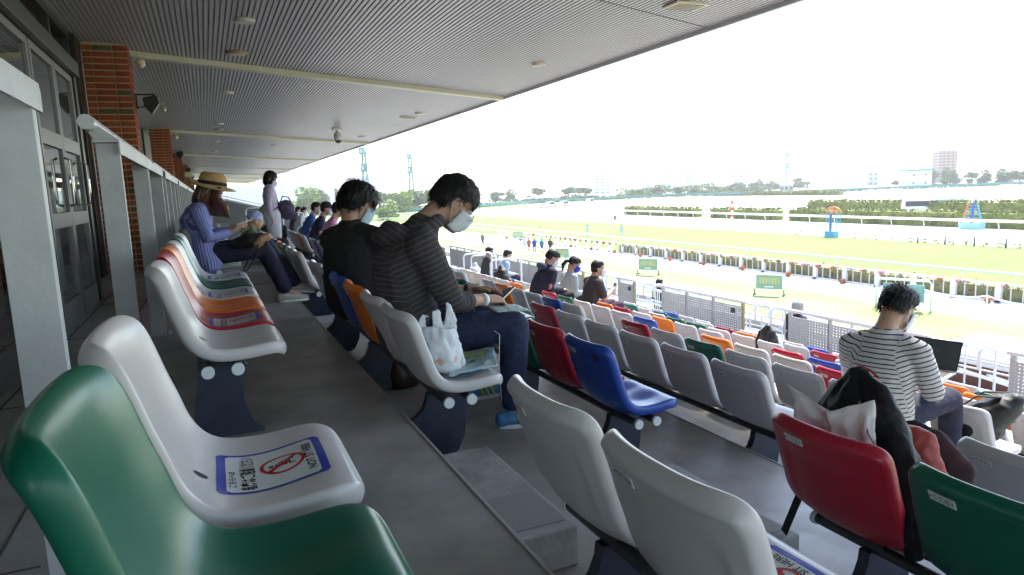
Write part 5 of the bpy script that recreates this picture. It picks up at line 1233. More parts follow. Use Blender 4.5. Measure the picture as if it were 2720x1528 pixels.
def stand(pitch=-0.2,yaw=0.0,step=0.0,arm=0.05,H=1.0):
    J=dict(pelvis=(0,0,0.92*H),waist=(0,0,1.06*H),chest=(-0.01,0,1.24*H),neck=(-0.01,0,1.42*H),head=(0.03,0,1.545*H),hf=(math.cos(pitch)*math.cos(yaw),math.cos(pitch)*math.sin(yaw),math.sin(pitch)),hu=(0,0,1))
    for s,k in (('L',1),('R',-1)):
        st=k*step
        J['sh'+s]=(-0.01,k*0.175,1.36*H); J['el'+s]=(-0.03-st*0.4,k*0.22,1.09*H); J['wr'+s]=(arm-st*0.9,k*0.21,0.86*H); J['hip'+s]=(0,k*0.085,0.88*H); J['kn'+s]=(0.03+st*0.6,k*0.09,0.48*H); J['an'+s]=(st-0.02,k*0.09,0.09); J['heel'+s]=(st-0.07,k*0.09,0.0); J['toe'+s]=(st+0.17,k*0.10,0.0)
    return J
M_jean=mat('denim_navy',(0.013,0.021,0.058),0.85,var=0.35,vscale=14,bump=0.4,bscale=60)
M_navyc=mat('cotton_navy',(0.013,0.014,0.034),0.85,var=0.2,vscale=12,bump=0.3,bscale=50)
M_blackc=mat('cotton_black',(0.010,0.010,0.011),0.85,var=0.2,bump=0.25,bscale=50)
M_charc=mat('cotton_charcoal',(0.035,0.036,0.036),0.9,var=0.15,bump=0.3,bscale=50)
M_lightg=mat('cotton_light_grey',(0.30,0.33,0.34),0.9,var=0.08,bump=0.3,bscale=50)
M_lilac=stripe_mat('cotton_lilac',(0.46,0.41,0.50),(0.33,0.25,0.38),0.03,0.4,attr='across',rough=0.9)
M_wht=mat('cotton_white',(0.52,0.53,0.58),0.9,var=0.05,bump=0.25,bscale=40)
M_plum=mat('cotton_plum',(0.060,0.030,0.065),0.9,var=0.2,bump=0.3,bscale=40); M_lblue=mat('cotton_pale_blue',(0.30,0.42,0.62),0.9,bump=0.2,bscale=40)
M_suit=mat('suit_navy',(0.010,0.012,0.020),0.8); M_olive=mat('cotton_olive',(0.13,0.16,0.08),0.9,bump=0.2); M_bluec=mat('cotton_blue',(0.02,0.06,0.22),0.9)
M_hood=stripe_mat('hoodie_striped',(0.040,0.034,0.038),(0.12,0.115,0.115),0.026,0.11,rough=0.95,wob=0.003)
M_bret=stripe_mat('shirt_striped',(0.49,0.47,0.44),(0.022,0.024,0.045),0.029,0.26,rough=0.9,wob=0.004)
M_blus=stripe_mat('blouse_striped',(0.27,0.30,0.60),(0.09,0.09,0.25),0.017,0.38,attr='across',rough=0.9,wob=0.003)
# hooded man ------------------------------------------------
o=(rowX(1),3.53,floorZ(1))
J=dict(pelvis=(0.0,0.0,0.50),waist=(-0.03,0.0,0.66),chest=(-0.01,0,0.84),neck=(0.10,0.0,1.045),head=(0.255,-0.01,1.150),hf=(0.66,-0.08,-0.62),hu=(0.4,0,1),
 shR=(0.03,-0.185,0.955),shL=(0.05,0.17,0.955),elR=(0.15,-0.225,0.660),elL=(0.17,0.22,0.66),wrR=(0.355,-0.12,0.640),wrL=(0.385,0.13,0.655),
 hipR=(0.03,-0.10,0.485),hipL=(0.03,0.10,0.485),knR=(0.445,-0.26,0.520),knL=(0.46,0.12,0.53),anR=(0.400,-0.30,0.10),anL=(0.385,0.20,0.10),
 heelR=(0.325,-0.30,0.0),toeR=(0.590,-0.34,0.0),heelL=(0.33,0.20,0.0),toeL=(0.585,0.22,0.0))
HH={'R':((0.90,0.42,-0.10),(-0.15,-0.35,0.90),(0.2,0.75,0.55),(0.50,0.55,0.62,0.68),1.05),'L':((0.80,-0.55,0.05),(0.0,0.4,0.9),(0.1,-0.5,0.6),(0.35,0.6,0.7,0.75),1.0)}
M_shb=mat('shoe_blue',(0.05,0.18,0.36),0.6); M_shy=mat('shoe_yellow',(0.55,0.5,0.03),0.5)
e,M,tp=person('man in grey striped hoodie and glasses bent over his phone, in jeans',o,J,M_hood,M_jean,M_shb,mat('sole_white',(0.6,0.6,0.62),0.6),hands=HH,sleeve='threequarter',voxel=0.0095,disp=0.005,stripes=M_shy,topname='hoodie',legw=1.12,torso=1.15,thick=1.18)
b=MB()                                               # hood lying on the shoulders
for a0,r_,zz in ((0,0.050,0.0),):
    pts=[];rr=[]
    for k in range(11):
        a=math.radians(-135+27*k); pts.append(V((0.075-0.112*math.cos(a)*1.0,0.110*math.sin(a),1.005+0.045*(-math.cos(a))+0.028)));rr.append((0.034+0.022*math.cos(a*0.8)**2,0.030))
    b.loft(pts,rr,side=(0,0,1),n=14)
b.ell((-0.045,0.0,1.005),(0.085,0.125,0.055),Matrix.Rotation(0.75,3,'Y')); b.ell((-0.10,0.02,0.985),(0.055,0.10,0.045),Matrix.Rotation(0.4,3,'Y'))
me=remesh(b,0.009,4,cloth_disp(0.004,16,3)); attr_along(me,[([(-0.1,0,0.9),(0.1,0,1.1)],(0,1,0),0)]); mesh_obj('hood',me,e,m=M_hood)
face_bits(e,M); mask(e,M); glasses(e,M,drop=0.014,m_=mat('glasses_tortoise',(0.12,0.06,0.02),0.25)); hair_short(e,M,seed=3,strands=900,wild=0.9,rx=0.010,nape=-0.066,fringe=0.03)
b=MB(); b.loft([V((0.335,-0.131,0.641)),V((0.352,-0.122,0.640))],[0.0345,0.034],side=(0,0,1),n=16,cap=False); b.build('white_wristband',mat('band_white',(0.7,0.72,0.75),0.4),e,smooth=True)
b=MB(); b.loft([V((0.345,0.148,0.656)),V((0.365,0.139,0.656))],[0.034,0.034],side=(0,0,1),n=12,cap=False); b.build('wristwatch',M_black,e,smooth=True)
def phone(loc,M3,label,w=0.074,l=0.150):
    e_=empty('smartphone',loc,0,label,'phone'); b=MB(); b.box((0,0,0),(l,w,0.009),M3); b.build('case',mat('phone_case',(0.5,0.45,0.35),0.35,metal=0.3),e_,bevel=0.003)
    b=MB(); n=M3@V((0,0,1)); b.box(n*0.0050,(l*0.95,w*0.93,0.001),M3); b.build('screen',mat('phone_screen',(0.02,0.02,0.022),0.08),e_)
Mx=Matrix.Rotation(-0.42,3,'Y')@Matrix.Rotation(0.55,3,'Z')
phone((o[0]+0.505*BIG,o[1]-0.005,o[2]+0.642),Mx,'dark phone with gold edge held by the man in the striped hoodie')
# man in black ------------------------------------------------
o=(rowX(1)-0.01,4.88,floorZ(1))
J=sit(lean=0.05,hunch=0.06,elb=(0.13,0.235,0.66),arm=(0.34,0.12,0.62)); J.update(head=(0.045,-0.01,1.145),hf=(0.80,-0.15,-0.45),hu=(0.2,0,1),neck=(-0.01,0,0.995),shR=(0.06,-0.20,0.905),shL=(-0.045,0.185,0.905),chest=(-0.01,0,0.82),waist=(-0.045,0,0.66),elR=(0.13,-0.24,0.64))
e,M,tp=person('man with tousled black hair in a black long sleeved top, seen from behind',o,J,M_blackc,M_charc,M_shb,hands=None,voxel=0.012,torso=1.24,thick=1.05,topname='black_top',rz=0.42)
face_bits(e,M); mask(e,M,M_maskb); hair_short(e,M,seed=8,strands=1300,wild=1.5,nape=-0.100,fringe=0.050,curly=True,ear_cut=-0.045,rx=0.020)
# woman in straw hat ------------------------------------------------
o=(rowX(0),6.72,floorZ(0))
J=dict(pelvis=(-0.03,0.0,0.49),waist=(-0.075,0,0.64),chest=(-0.085,0,0.78),neck=(-0.03,0,0.905),head=(0.045,0,1.015),hf=(0.86,-0.05,-0.50),hu=(0.3,0,1),
 shR=(-0.055,-0.165,0.855),shL=(-0.055,0.15,0.855),elR=(-0.005,-0.205,0.625),elL=(0.02,0.19,0.64),wrR=(0.150,-0.125,0.655),wrL=(0.155,0.03,0.66),
 hipR=(0.01,-0.085,0.475),hipL=(0.01,0.085,0.475),knR=(0.42,-0.085,0.485),knL=(0.44,0.09,0.53),anR=(0.565,-0.10,0.105),anL=(0.66,0.02,0.135),
 heelR=(0.50,-0.10,0.0),toeR=(0.745,-0.11,0.0),heelL=(0.62,0.03,0.075),toeL=(0.84,0.00,0.04))
HH={'R':((0.75,0.25,0.55),(-0.55,-0.45,0.55),(0.3,0.2,0.9),(0.30,0.34,0.42,0.5),0.92),'L':((0.80,-0.2,0.50),(-0.4,0.5,0.7),(0.2,-0.1,0.9),(0.3,0.4,0.45,0.5),0.92)}
e,M,tp=person('woman in straw hat and blue striped blouse reading her phone, legs crossed',o,J,M_blus,M_navyc,mat('shoe_cream',(0.50,0.48,0.42),0.7),hands=HH,voxel=0.0095,torso=0.98,disp=0.006,topname='blouse',legw=1.02,bootcut=1.15,sc=1.0)
b=MB()                                               # loose blouse hem at the back
b.loft([V((-0.06,-0.02,0.62)),V((-0.05,-0.02,0.50)),V((-0.02,-0.03,0.385))],[(0.17,0.10),(0.19,0.115),(0.20,0.125)],side=(0,1,0),n=20); me=remesh(b,0.010,3,cloth_disp(0.006,16,2,(1,1,0.3))); attr_along(me,[([(-0.03,0,0.3),(-0.07,0,0.7)],(0,1,0),0)]); mesh_obj('blouse_hem',me,e,m=M_blus)
face_bits(e,M,1.0); mask(e,M,sc=1.0)
M_brown=mat('hair_brown',(0.030,0.016,0.011),0.42,vscale=3.0,col2=(0.16,0.055,0.018)); M_bh=M_brown
hr=hair_short(e,M,sc=1.02,seed=5,strands=300,wild=0.5,long_=0.06,fringe=0.0,m_=M_brown)
b=MB()                                               # long hair falling forward over the shoulder
for q in range(26):
    a=q/25; y=-0.085+0.05*math.sin(a*5); x0=-0.06+0.155*a
    b.loft([V((x0+0.035,y*0.9,1.04)),V((x0+0.01,y,0.96)),V((x0+0.03+0.03*a,y-0.012,0.88+0.01*math.sin(q*2.1))),V((x0+0.055+0.02*a,y+0.005,0.83-0.035*a-0.012*math.sin(q*3.3)))],[(0.016,0.012),(0.019,0.014),(0.016,0.012),(0.009,0.008)],side=(0,1,0),n=8)
me=remesh(b,0.006,1,cloth_disp(0.003,30,2,(1,1,0.15)))
M_hc=mat('hair_copper',(0.028,0.014,0.010),0.38,vscale=6,col2=(0.17,0.060,0.020),stretch=(1,1,0.5)); mesh_obj('long_hair',me,e,m=M_hc)
R3=M.to_3x3(); hu=(R3@V((0.06,0,1))).normalized()
Mh=head_frame(M@V((-0.005,0,0.048)),(0.965,0,-0.20),(0.15,0.0,1)); Mh3=Mh.to_3x3()
he=bpy.data.objects.new('straw_hat',None); he.location=o; he.scale=(BIG,BIG,1.01); link(he); tag(he,'tan straw hat with a black band worn by the woman in the blue blouse','hat'); he.empty_display_size=0.1
M_straw=mat('straw',(0.40,0.25,0.10),0.8,var=0.15,vscale=40,bump=0.6,bscale=220)
b=MB(); rows=[]
prof=[(0.166,-0.016),(0.168,-0.010),(0.150,0.000),(0.118,0.006),(0.101,0.012),(0.098,0.035),(0.093,0.075),(0.086,0.103),(0.070,0.118),(0.045,0.116),(0.020,0.104),(0.002,0.100)]
for r,z in prof:
    row=[]
    for j in range(36):
        a=2*math.pi*j/36; dip=-0.012*math.cos(a)*(1 if r>0.11 else 0)+(0.010*(math.cos(2*a)) if r>0.11 else 0)
        pin=1-0.10*max(0,math.cos(a))**3*(1 if 0.08<z<0.125 else 0); row.append(Mh@V((r*1.12*math.cos(a)*pin,r*0.93*math.sin(a),z+dip)))
    rows.append(row)
b.quad_grid(rows,closed_u=True); oo=b.build('hat_body',M_straw,he,smooth=True); md=oo.modifiers.new('s','SOLIDIFY'); md.thickness=0.004
b=MB(); b.quad_grid([[Mh@V((r*1.135*math.cos(2*math.pi*j/36),r*0.945*math.sin(2*math.pi*j/36),z)) for j in range(36)] for r,z in ((0.102,0.012),(0.100,0.026),(0.0985,0.042))],closed_u=True); b.build('hat_band',M_blackc,he,smooth=True)
phone((o[0]+0.275*BIG,o[1]-0.05,o[2]+0.742),Matrix.Rotation(-0.25,3,'Y')@Matrix.Rotation(0.4,3,'Z'),'silver edged phone held by the woman in the straw hat')
# man in striped shirt with laptop ------------------------------------------------
o=(rowX(4)+0.05,3.03,floorZ(4))
J=sit(lean=0.07,hunch=0.03); J.update(head=(0.105,-0.02,1.165),hf=(0.80,-0.22,-0.48),hu=(0.3,0,1),neck=(-0.005,0,1.02),chest=(-0.015,0,0.83),waist=(-0.03,0,0.66),shL=(-0.03,0.185,0.93),shR=(0.01,-0.185,0.925),elR=(0.065,-0.255,0.665),elL=(0.07,0.24,0.68),wrR=(0.305,-0.13,0.690),wrL=(0.32,0.10,0.69),
 knR=(0.42,-0.20,0.545),knL=(0.43,0.13,0.545),anR=(0.60,-0.15,0.09),heelR=(0.53,-0.14,0.0),toeR=(0.80,-0.14,0.0),anL=(0.55,0.13,0.09),heelL=(0.50,0.13,0),toeL=(0.76,0.15,0))
HH={'R':((0.95,0.15,-0.05),(0,-0.2,1),(0,1,0.1),(0.25,0.3,0.32,0.38),1.0),'L':((0.95,-0.15,-0.05),(0,0.2,1),(0,-1,0.1),(0.25,0.3,0.3,0.35),1.0)}
e,M,tp=person('man in black and white striped long sleeved shirt typing on a laptop',o,J,M_bret,M_navyc,M_shy,hands=HH,voxel=0.0095,torso=1.10,disp=0.005,topname='striped_shirt',thick=1.12,legw=1.1,rz=0.22)
face_bits(e,M); mask(e,M); glasses(e,M); hair_short(e,M,seed=11,strands=1000,wild=1.2,nape=-0.050,curly=True,ear_cut=0.012,fringe=0.0,rx=0.006)
le=empty('laptop',(o[0]+0.52,o[1]+0.09,o[2]+0.672),0,'open black laptop on the knees of the man in the striped shirt','laptop'); le.rotation_euler=(0,0,0.22); le.scale=(0.92,0.92,0.88)
b=MB(); b.box((-0.02,0,0),(0.235,0.345,0.016),Matrix.Rotation(-0.08,3,'Y')); b.build('base',mat('laptop_silver',(0.42,0.43,0.45),0.35,metal=0.6),le,bevel=0.003)
b=MB(); b.box((-0.03,0,0.0095),(0.17,0.30,0.001),Matrix.Rotation(-0.08,3,'Y')); b.build('keyboard',M_black,le)
Ms=Matrix.Rotation(math.radians(22),3,'Y')
b=MB(); b.box(V((0.100,0,0.018))+Ms@V((0,0,0.115)),(0.008,0.345,0.232),Ms); sc_=b.build('lid',M_black,le,bevel=0.003)
b=MB(); b.box(V((0.100,0,0.018))+Ms@V((-0.0048,0,0.120)),(0.001,0.325,0.195),Ms); b.build('display',mat('laptop_display',(0.045,0.060,0.062),0.12),sc_)
for (yy,zz,w,h,c) in ((0.0,0.178,0.20,0.006,(0.02,0.02,0.025)),(0.05,0.140,0.05,0.014,(0.12,0.02,0.02)),(-0.02,0.140,0.02,0.012,(0.04,0.07,0.08))):
    b=MB(); b.box(V((0.100,0,0.018))+Ms@V((-0.0058,yy,zz)),(0.001,w,h),Ms); b.build('window_element',mat('disp_%s'%w,c,0.3),sc_)
# seated people lower down ------------------------------------------------
def small(label,i,y,J,top,bottom,hair=True,voxel=0.016,hk={},maskm=M_mask,rz=0,dx=0.0,**kw):
    e,M,tp=person(label,(rowX(i)+dx,y,floorZ(i)),J,top,bottom,M_black,voxel=voxel,rz=rz,**kw)
    face_bits(e,M); 
    if maskm: mask(e,M,maskm)
    if hair: hair_short(e,M,**{**dict(seed=int(y*7),strands=200,wild=0.8,voxel=0.010),**hk})
    return e,M
eh,Mq=small('man in dark navy hooded jacket sitting by the grey barrier',5,9.95,sit(lean=0.14,hunch=0.05,pitch=-0.6,yaw=-0.2,H=0.93),M_navyc,M_blackc,torso=1.2,thick=1.2,topname='jacket',hk=dict(nape=-0.05))
b=MB(); b.ell((0.04,0,0.99),(0.09,0.13,0.06),Matrix.Rotation(0.6,3,'Y')); mesh_obj('hood',remesh(b,0.015,2),eh,m=mat('hood_blue',(0.03,0.05,0.10),0.9))
ew,Mq=small('woman with ponytail, grey top and bright blue mask',6,10.9,sit(lean=0.08,hunch=0.06,H=0.95,pitch=-0.5,yaw=-0.35),M_lightg,M_blackc,maskm=mat('mask_bright_blue',(0.02,0.02,0.42),0.7),hk=dict(nape=-0.03))
b=MB(); b.loft([Mq@V((-0.10,0,0.02)),Mq@V((-0.15,0,-0.02)),Mq@V((-0.165,0.01,-0.10)),Mq@V((-0.13,0.0,-0.19))],[0.022,0.035,0.036,0.010],n=12); b.build('ponytail',HAIR,ew,smooth=True); b=MB(); b.ell(Mq@V((-0.108,0,0.02)),(0.022,0.022,0.022)); b.build('hair_tie',M_whitep,ew,smooth=True)
JJ=sit(lean=0.05,hunch=0.05,H=0.96,pitch=-0.05,yaw=-0.35,arm=(0.34,0.10,0.78),elb=(0.10,0.235,0.66)); JJ['wrL']=(0.30,0.10,0.66)
es,Mq=small('man in black short sleeved shirt holding a drink bottle',6,10.0,JJ,M_charc,M_plum,sleeve='short',torso=1.1,hk=dict(nape=-0.06,wild=0.5))
be=empty('drink_bottle',(rowX(6)+0.42,9.93,floorZ(6)+0.76),0,'grey and white bottle held by the man in the black shirt','bottle')
b=MB(); b.cyl((0,0,-0.05),(0,0,0.10),0.032,14); b.build('label_band',M_whitep,be,smooth=True,auto=40); b=MB(); b.cyl((0,0,0.10),(0,0,0.15),0.032,14,0.014); b.build('neck',mat('bottle_dark',(0.05,0.08,0.07),0.3),be,smooth=True,auto=40)
small('man in dark jacket with short hair beside white bags, near the barrier',7,17.3,sit(lean=0.06,hunch=0.04,H=0.9,pitch=-0.1,yaw=-0.5),M_charc,M_navyc,voxel=0.022,hk=dict(strands=60))
small('man in pale blue shirt behind a white tube hoop',7,16.2,sit(lean=0.10,hunch=0.05,H=0.9,pitch=-0.4),M_lblue,M_navyc,voxel=0.022,hk=dict(strands=60))
# people standing below and far along
def standing(label,x,y,z,J,top,bottom,voxel=0.020,rz=0,hk={},maskm=M_mask,hair=True,**kw):
    e,M,tp=person(label,(x,y,z),J,top,bottom,M_black,voxel=voxel,rz=rz,**kw)
    if voxel<0.03: face_bits(e,M)
    if maskm: mask(e,M,maskm)
    if hair: hair_short(e,M,**{**dict(seed=int(y*5),strands=60,wild=0.6,voxel=0.012),**hk})
    return e,M
standing('man in dark suit standing on the stairs below the barrier',12.0,16.9,-4.62,stand(pitch=-0.1,yaw=-0.2),M_suit,M_suit,torso=1.08,topname='suit_jacket',maskm=None)
M_ghair=mat('hair_grey',(0.28,0.28,0.27),0.6)
standing('grey haired man in dark jacket beyond the perforated barrier',10.1,9.8,-4.12,stand(pitch=-0.15,yaw=-0.3),M_suit,M_suit,torso=1.1,topname='jacket',hk=dict(m_=M_ghair))
J=stand(pitch=-0.45,H=0.965); J['elR']=(-0.06,-0.22,1.05); J['wrR']=(-0.03,-0.21,0.82); J['elL']=(0.05,0.20,1.05); J['wrL']=(0.22,0.08,1.02)
e,M=standing('woman with black bob in lilac shirt and white skirt, standing in the stand',1.12,13.75,floorZ(1),J,M_lilac,M_wht,voxel=0.013,legw=1.55,bootcut=1.6,torso=1.05,hk=dict(long_=0.025,strands=200,rx=0.008))
b=MB(); b.tube([(-0.05,0.16,1.37),(0.10,0.02,1.18),(0.13,-0.10,1.0),(0.0,-0.20,0.93),(-0.12,-0.05,1.1),(-0.09,0.13,1.33)],0.012); b.build('bag_strap',M_blackc,e,smooth=True)
bg_=empty('shoulder_bag',(1.12+0.26,13.70,floorZ(1)+0.98),0,'dark patterned bag carried in front by the standing woman in lilac','bag')
b=MB(); b.ell((0,0,0),(0.15,0.09,0.17)); b.ell((0.04,0,-0.11),(0.16,0.08,0.09)); me=remesh(b,0.012,2,cloth_disp(0.012,14,1)); mesh_obj('bag_body',me,bg_,m=mat('bag_pattern',(0.012,0.012,0.02),0.7,vscale=22,col2=(0.10,0.07,0.14)))
b=MB(); b.tube([(-0.10,0.02,0.12),(-0.05,0.0,0.24),(0.05,0,0.22),(0.10,0.02,0.12)],0.012); b.build('handle',M_blackc,bg_,smooth=True)
# woman with checked hat beyond the straw hat woman
J=sit(lean=0.05,hunch=0.03,pitch=-0.2)
e,M=small('person in blue checked hat and olive jacket sitting past the straw hat woman',1,11.0,sit(lean=0.04,hunch=0.03,pitch=-0.2,H=0.66,pz=0.42),M_olive,M_blackc,hair=False,dx=-0.38,maskm=None,topname='jacket')
b=MB(); rows=[]
for r,z in ((0.105,0.018),(0.098,0.03),(0.095,0.06),(0.078,0.105),(0.045,0.128),(0.004,0.134)): rows.append([M@V((r*1.17*math.cos(2*math.pi*j/24)-0.012,r*1.04*math.sin(2*math.pi*j/24),z*1.08)) for j in range(24)])
b.quad_grid(rows,closed_u=True); b.build('checked_hat',mat('check_blue',(0.05,0.08,0.30),0.8,vscale=26,col2=(0.5,0.55,0.7)),e,smooth=True)
far=[(2,14.6,'seated person in black cap and navy top beyond the man in black',M_navyc,M_blackc,True),(2,13.2,'seated person in pink checked top and black cap beyond the man in black',stripe_mat('check_pink',(0.45,0.14,0.30),(0.62,0.35,0.48),0.05,0.4),M_blackc,True),(2,16.0,'person in bright blue top seated beyond the man in black',M_bluec,M_blackc,False),(1,15.9,'person in yellow green top far along the stand',mat('cotton_lime',(0.25,0.28,0.12),0.9),M_blackc,False),(3,26.0,'small figure in grey near the sloping parapet',M_lightg,M_blackc,False),(3,27.6,'tiny dark haired figure by the sloping parapet',M_charc,M_blackc,False)]
for i,y,lab,t,bt,cap in far:
    e,M=small(lab,i,y,sit(pitch=-0.15,yaw=-0.2),t,bt,voxel=0.024,hk=dict(strands=0),dx=0.1)
    if cap:
        b=MB(); b.quad_grid([[M@V((r*1.17*math.cos(2*math.pi*j/20)-0.012,r*1.04*math.sin(2*math.pi*j/20),z*1.08)) for j in range(20)] for r,z in ((0.104,0.03),(0.100,0.06),(0.080,0.11),(0.045,0.134),(0.004,0.138))],closed_u=True); b.loft([M@V((0.07,0,0.04)),M@V((0.165,0,0.030))],[(0.07,0.006),(0.05,0.004)],side=(0,1,0),n=12); b.build('black_cap',M_blackc,e,smooth=True)
# walkers on the path and riders on the turf
wk=[(36.0,78.9,M_wht,M_lightg,'walker in pale clothes, leftmost of the group on the path'),(35.2,75.9,mat('cotton_rust',(0.35,0.12,0.05),0.9),mat('cotton_brown',(0.12,0.06,0.03),0.9),'walker in rust and brown, second of the group on the path'),(35.4,74.8,mat('cotton_cobalt',(0.02,0.06,0.35),0.9),M_suit,'walker in cobalt blue, third of the group on the path'),(35.7,73.4,mat('cotton_tealblue',(0.02,0.16,0.18),0.9),M_suit,'walker in teal, fourth of the group on the path'),(36.6,73.0,M_suit,M_suit,'walker in dark clothes, rightmost of the group on the path'),(34.5,89.5,M_olive,M_charc,'standing person in olive, alone left of the walking group')]
for q,(x,y,t,bt,lab) in enumerate(wk): standing(lab,x,y,GZ,stand(step=0.22 if q<5 else 0.02,arm=0.1),t,bt,voxel=0.035,rz=-1.9,hk=dict(strands=0),maskm=None,torso=1.1)
for q,(x,y,lab,t) in enumerate(((46.5,96,'white clothed figure on the turf just right of the hooded man',M_wht),(52.5,92,'white clothed figure on the turf, middle one',M_wht),(56,88,'white clothed figure on the turf, right one',M_wht),(73,117,'person in blue by the start of the curved rail',M_bluec))):
    standing(lab,x,y,GZ,stand(step=0.15,arm=0.2),t,t,voxel=0.04,rz=0.5*q,hk=dict(strands=0),maskm=None,torso=1.15)
# ---------------- belongings ----------------
M_plas=mat('bag_film',(0.62,0.66,0.70),0.35,trans=0.0,bump=0.5,bscale=18,alpha=0.86,col2=(0.70,0.74,0.78),vscale=6); M_snack=mat('snack_pink',(0.55,0.33,0.26),0.6,var=0.2)
be=empty('plastic_bag',(rowX(1)+0.0,3.03,floorZ(1)+0.395),0,'white plastic carrier bag on the white seat next to the hooded man','bag'); be.scale=(0.9,0.9,0.9)
rows=[]; N=40
for i in range(17):
    t=i/16; z=0.005+0.235*t; row=[]
    for j in range(N):
        a=2*math.pi*j/N; rx=0.105-0.035*t+0.012*math.sin(3*a+t*4); ry=0.085-0.02*t
        cr=noise.noise(V((math.cos(a)*2.6,math.sin(a)*2.6,t*5)))*0.022+noise.noise(V((math.cos(a)*7,math.sin(a)*7,t*11)))*0.010
        rr=1.0 if t>0.04 else 0.85
        row.append(V((0.03+(rx+cr)*math.cos(a)*rr-0.03*t,(ry+cr)*math.sin(a)*rr,z+(0.012*math.sin(2*a)*t))))
    rows.append(row)
b=MB(); b.quad_grid(rows,closed_u=True); b.f.append(tuple(range(N-1,-1,-1))); b.m.append(0)
o_=b.build('bag_body',M_plas,be,smooth=True); md=o_.modifiers.new('s','SOLIDIFY'); md.thickness=0.0015
for pts,rr in (([(-0.085,0.0,0.21),(-0.088,0.0,0.26),(-0.070,0.0,0.305),(-0.050,0.0,0.295)],[(0.030,0.006),(0.022,0.005),(0.014,0.004),(0.006,0.003)]),
               ([(-0.015,-0.03,0.21),(-0.012,-0.03,0.26),(-0.018,-0.028,0.325)],[(0.040,0.006),(0.026,0.004),(0.024,0.004)]),
               ([(0.050,-0.02,0.20),(0.060,-0.025,0.27),(0.050,-0.03,0.345),(0.040,-0.03,0.360)],[(0.045,0.008),(0.032,0.006),(0.014,0.004),(0.004,0.003)]),
               ([(0.055,0.04,0.20),(0.070,0.04,0.25),(0.075,0.04,0.295)],[(0.035,0.006),(0.022,0.005),(0.006,0.003)])):
    b=MB(); b.loft([V(p) for p in pts],rr,side=(1,0.1,0),n=12); me=remesh(b,0.0045,1,cloth_disp(0.004,30,pts[0][0]*50)); mesh_obj('bag_handle',me,be,m=M_plas)
b=MB(); b.ell((0.02,-0.01,0.055),(0.085,0.062,0.050)); me=remesh(b,0.01,2,cloth_disp(0.008,20,4)); 
se=empty('wrapped_snack',be.location,0,'pinkish wrapped food showing through the white carrier bag','food'); mesh_obj('wrapper',me,se,m=M_snack)
def crumple(name,corners,n,m_,amp,loc,label,cat,seed=0,thick=0.001,wave=6.0,group=None):
    e=empty(name,loc,0,label,cat,group); A,B,C_,D_=[V(c) for c in corners]; rows=[]
    for i in range(n+1):
        u=i/n; row=[]
        for j in range(n+1):
            v=j/n; p=A*(1-u)*(1-v)+B*u*(1-v)+C_*u*v+D_*(1-u)*v; nn=(B-A).cross(D_-A).normalized(); row.append(p+nn*amp*(noise.noise(V((u*wave+seed,v*wave,seed)))+0.5*abs(noise.noise(V((u*wave*2,v*wave*2+seed,1))))))
        rows.append(row)
    b=MB(); b.quad_grid(rows); o=b.build('sheet',m_,e,smooth=True); md=o.modifiers.new('s','SOLIDIFY'); md.thickness=thick; return e
L0=V((rowX(1),3.03,floorZ(1)))
M_pk=mat('packet_print',(0.03,0.20,0.34),0.3,vscale=14,col2=(0.50,0.48,0.03)); M_foil=mat('packet_foil',(0.45,0.60,0.62),0.3,metal=0.2,bump=0.3,bscale=30)
e=crumple('snack_packet',[(0.00,-0.12,0.398),(0.235,-0.13,0.420),(0.345,0.19,0.425),(0.09,0.20,0.41)],14,M_foil,0.010,L0,'pale blue and yellow snack packet under the white carrier bag','packet',2,0.006)
crm=MB(); rows=[]
for i in range(13):
    u=i/12; rows.append([V((0.055,-0.02,0.418))*(1-u)*(1-v)+V((0.20,-0.02,0.436))*u*(1-v)+V((0.31,0.155,0.440))*u*v+V((0.13,0.165,0.428))*(1-u)*v+V((0,0,0.006*noise.noise(V((u*5,v*5,3))))) for v in [q/12 for q in range(13)]])
crm.quad_grid(rows); crm.build('printed_panel',M_pk,e,smooth=True)
b=MB(); b.bar((0.05,-0.145,0.398),(0.19,-0.12,0.418),0.004,0.002); b.build('blue_edge_line',mat('line_blue',(0.02,0.12,0.4),0.4),e)
# things on the floor behind the hooded man's seat
e=empty('brown_bag',(1.06,4.24,floorZ(1)),0.2,'dark brown leather bag on the floor under the grey seats','bag'); b=MB(); b.loft([(0,0,0.02),(0,0,0.10),(0,0,0.18)],[(0.10,0.07),(0.105,0.065),(0.085,0.045)],side=(1,0,0),n=14); b.build('bag_body',mat('leather_brown',(0.028,0.012,0.008),0.35),e,smooth=True); b=MB(); b.tube([(-0.05,0,0.17),(-0.04,0,0.26),(0.04,0,0.26),(0.05,0,0.17)],0.006); b.build('handle',mat('leather_brown',(0.03,0.012,0.008),0.4),e,smooth=True)
crumple('yellow_packet',[(-0.09,-0.06,0.02),(0.09,-0.06,0.03),(0.09,0.06,0.04),(-0.09,0.06,0.02)],8,mat('packet_yellow',(0.38,0.33,0.03),0.4),0.02,(0.92,4.48,floorZ(1)),'yellow packet on the floor beside the brown bag','packet',5,0.02)
# round badge on the blue seat
h_=SEATBVH.ray_cast(V((-0.6,-0.135,0.655)),V((1,0,0)))
if (2,4) in seat_objs:
    b=MB(); n_=h_[1]; n_=n_ if n_.x<0 else -n_; p_=h_[0]+n_*0.0015; u_=n_.orthogonal().normalized(); v_=n_.cross(u_); b.poly([p_+u_*0.021*math.cos(a)+v_*0.021*math.sin(a) for a in np.linspace(0,2*math.pi,25)[:-1]]); o_=b.build('round_badge',M_black,seat_objs[(2,4)])
    b=MB(); b.box(p_+n_*0.001+V((0,0,0.006)),(0.001,0.016,0.003)); b.box(p_+n_*0.001+V((0,0,-0.004)),(0.001,0.020,0.002)); b.build('badge_mark',mat('badge_red',(0.3,0.05,0.04),0.5),o_)
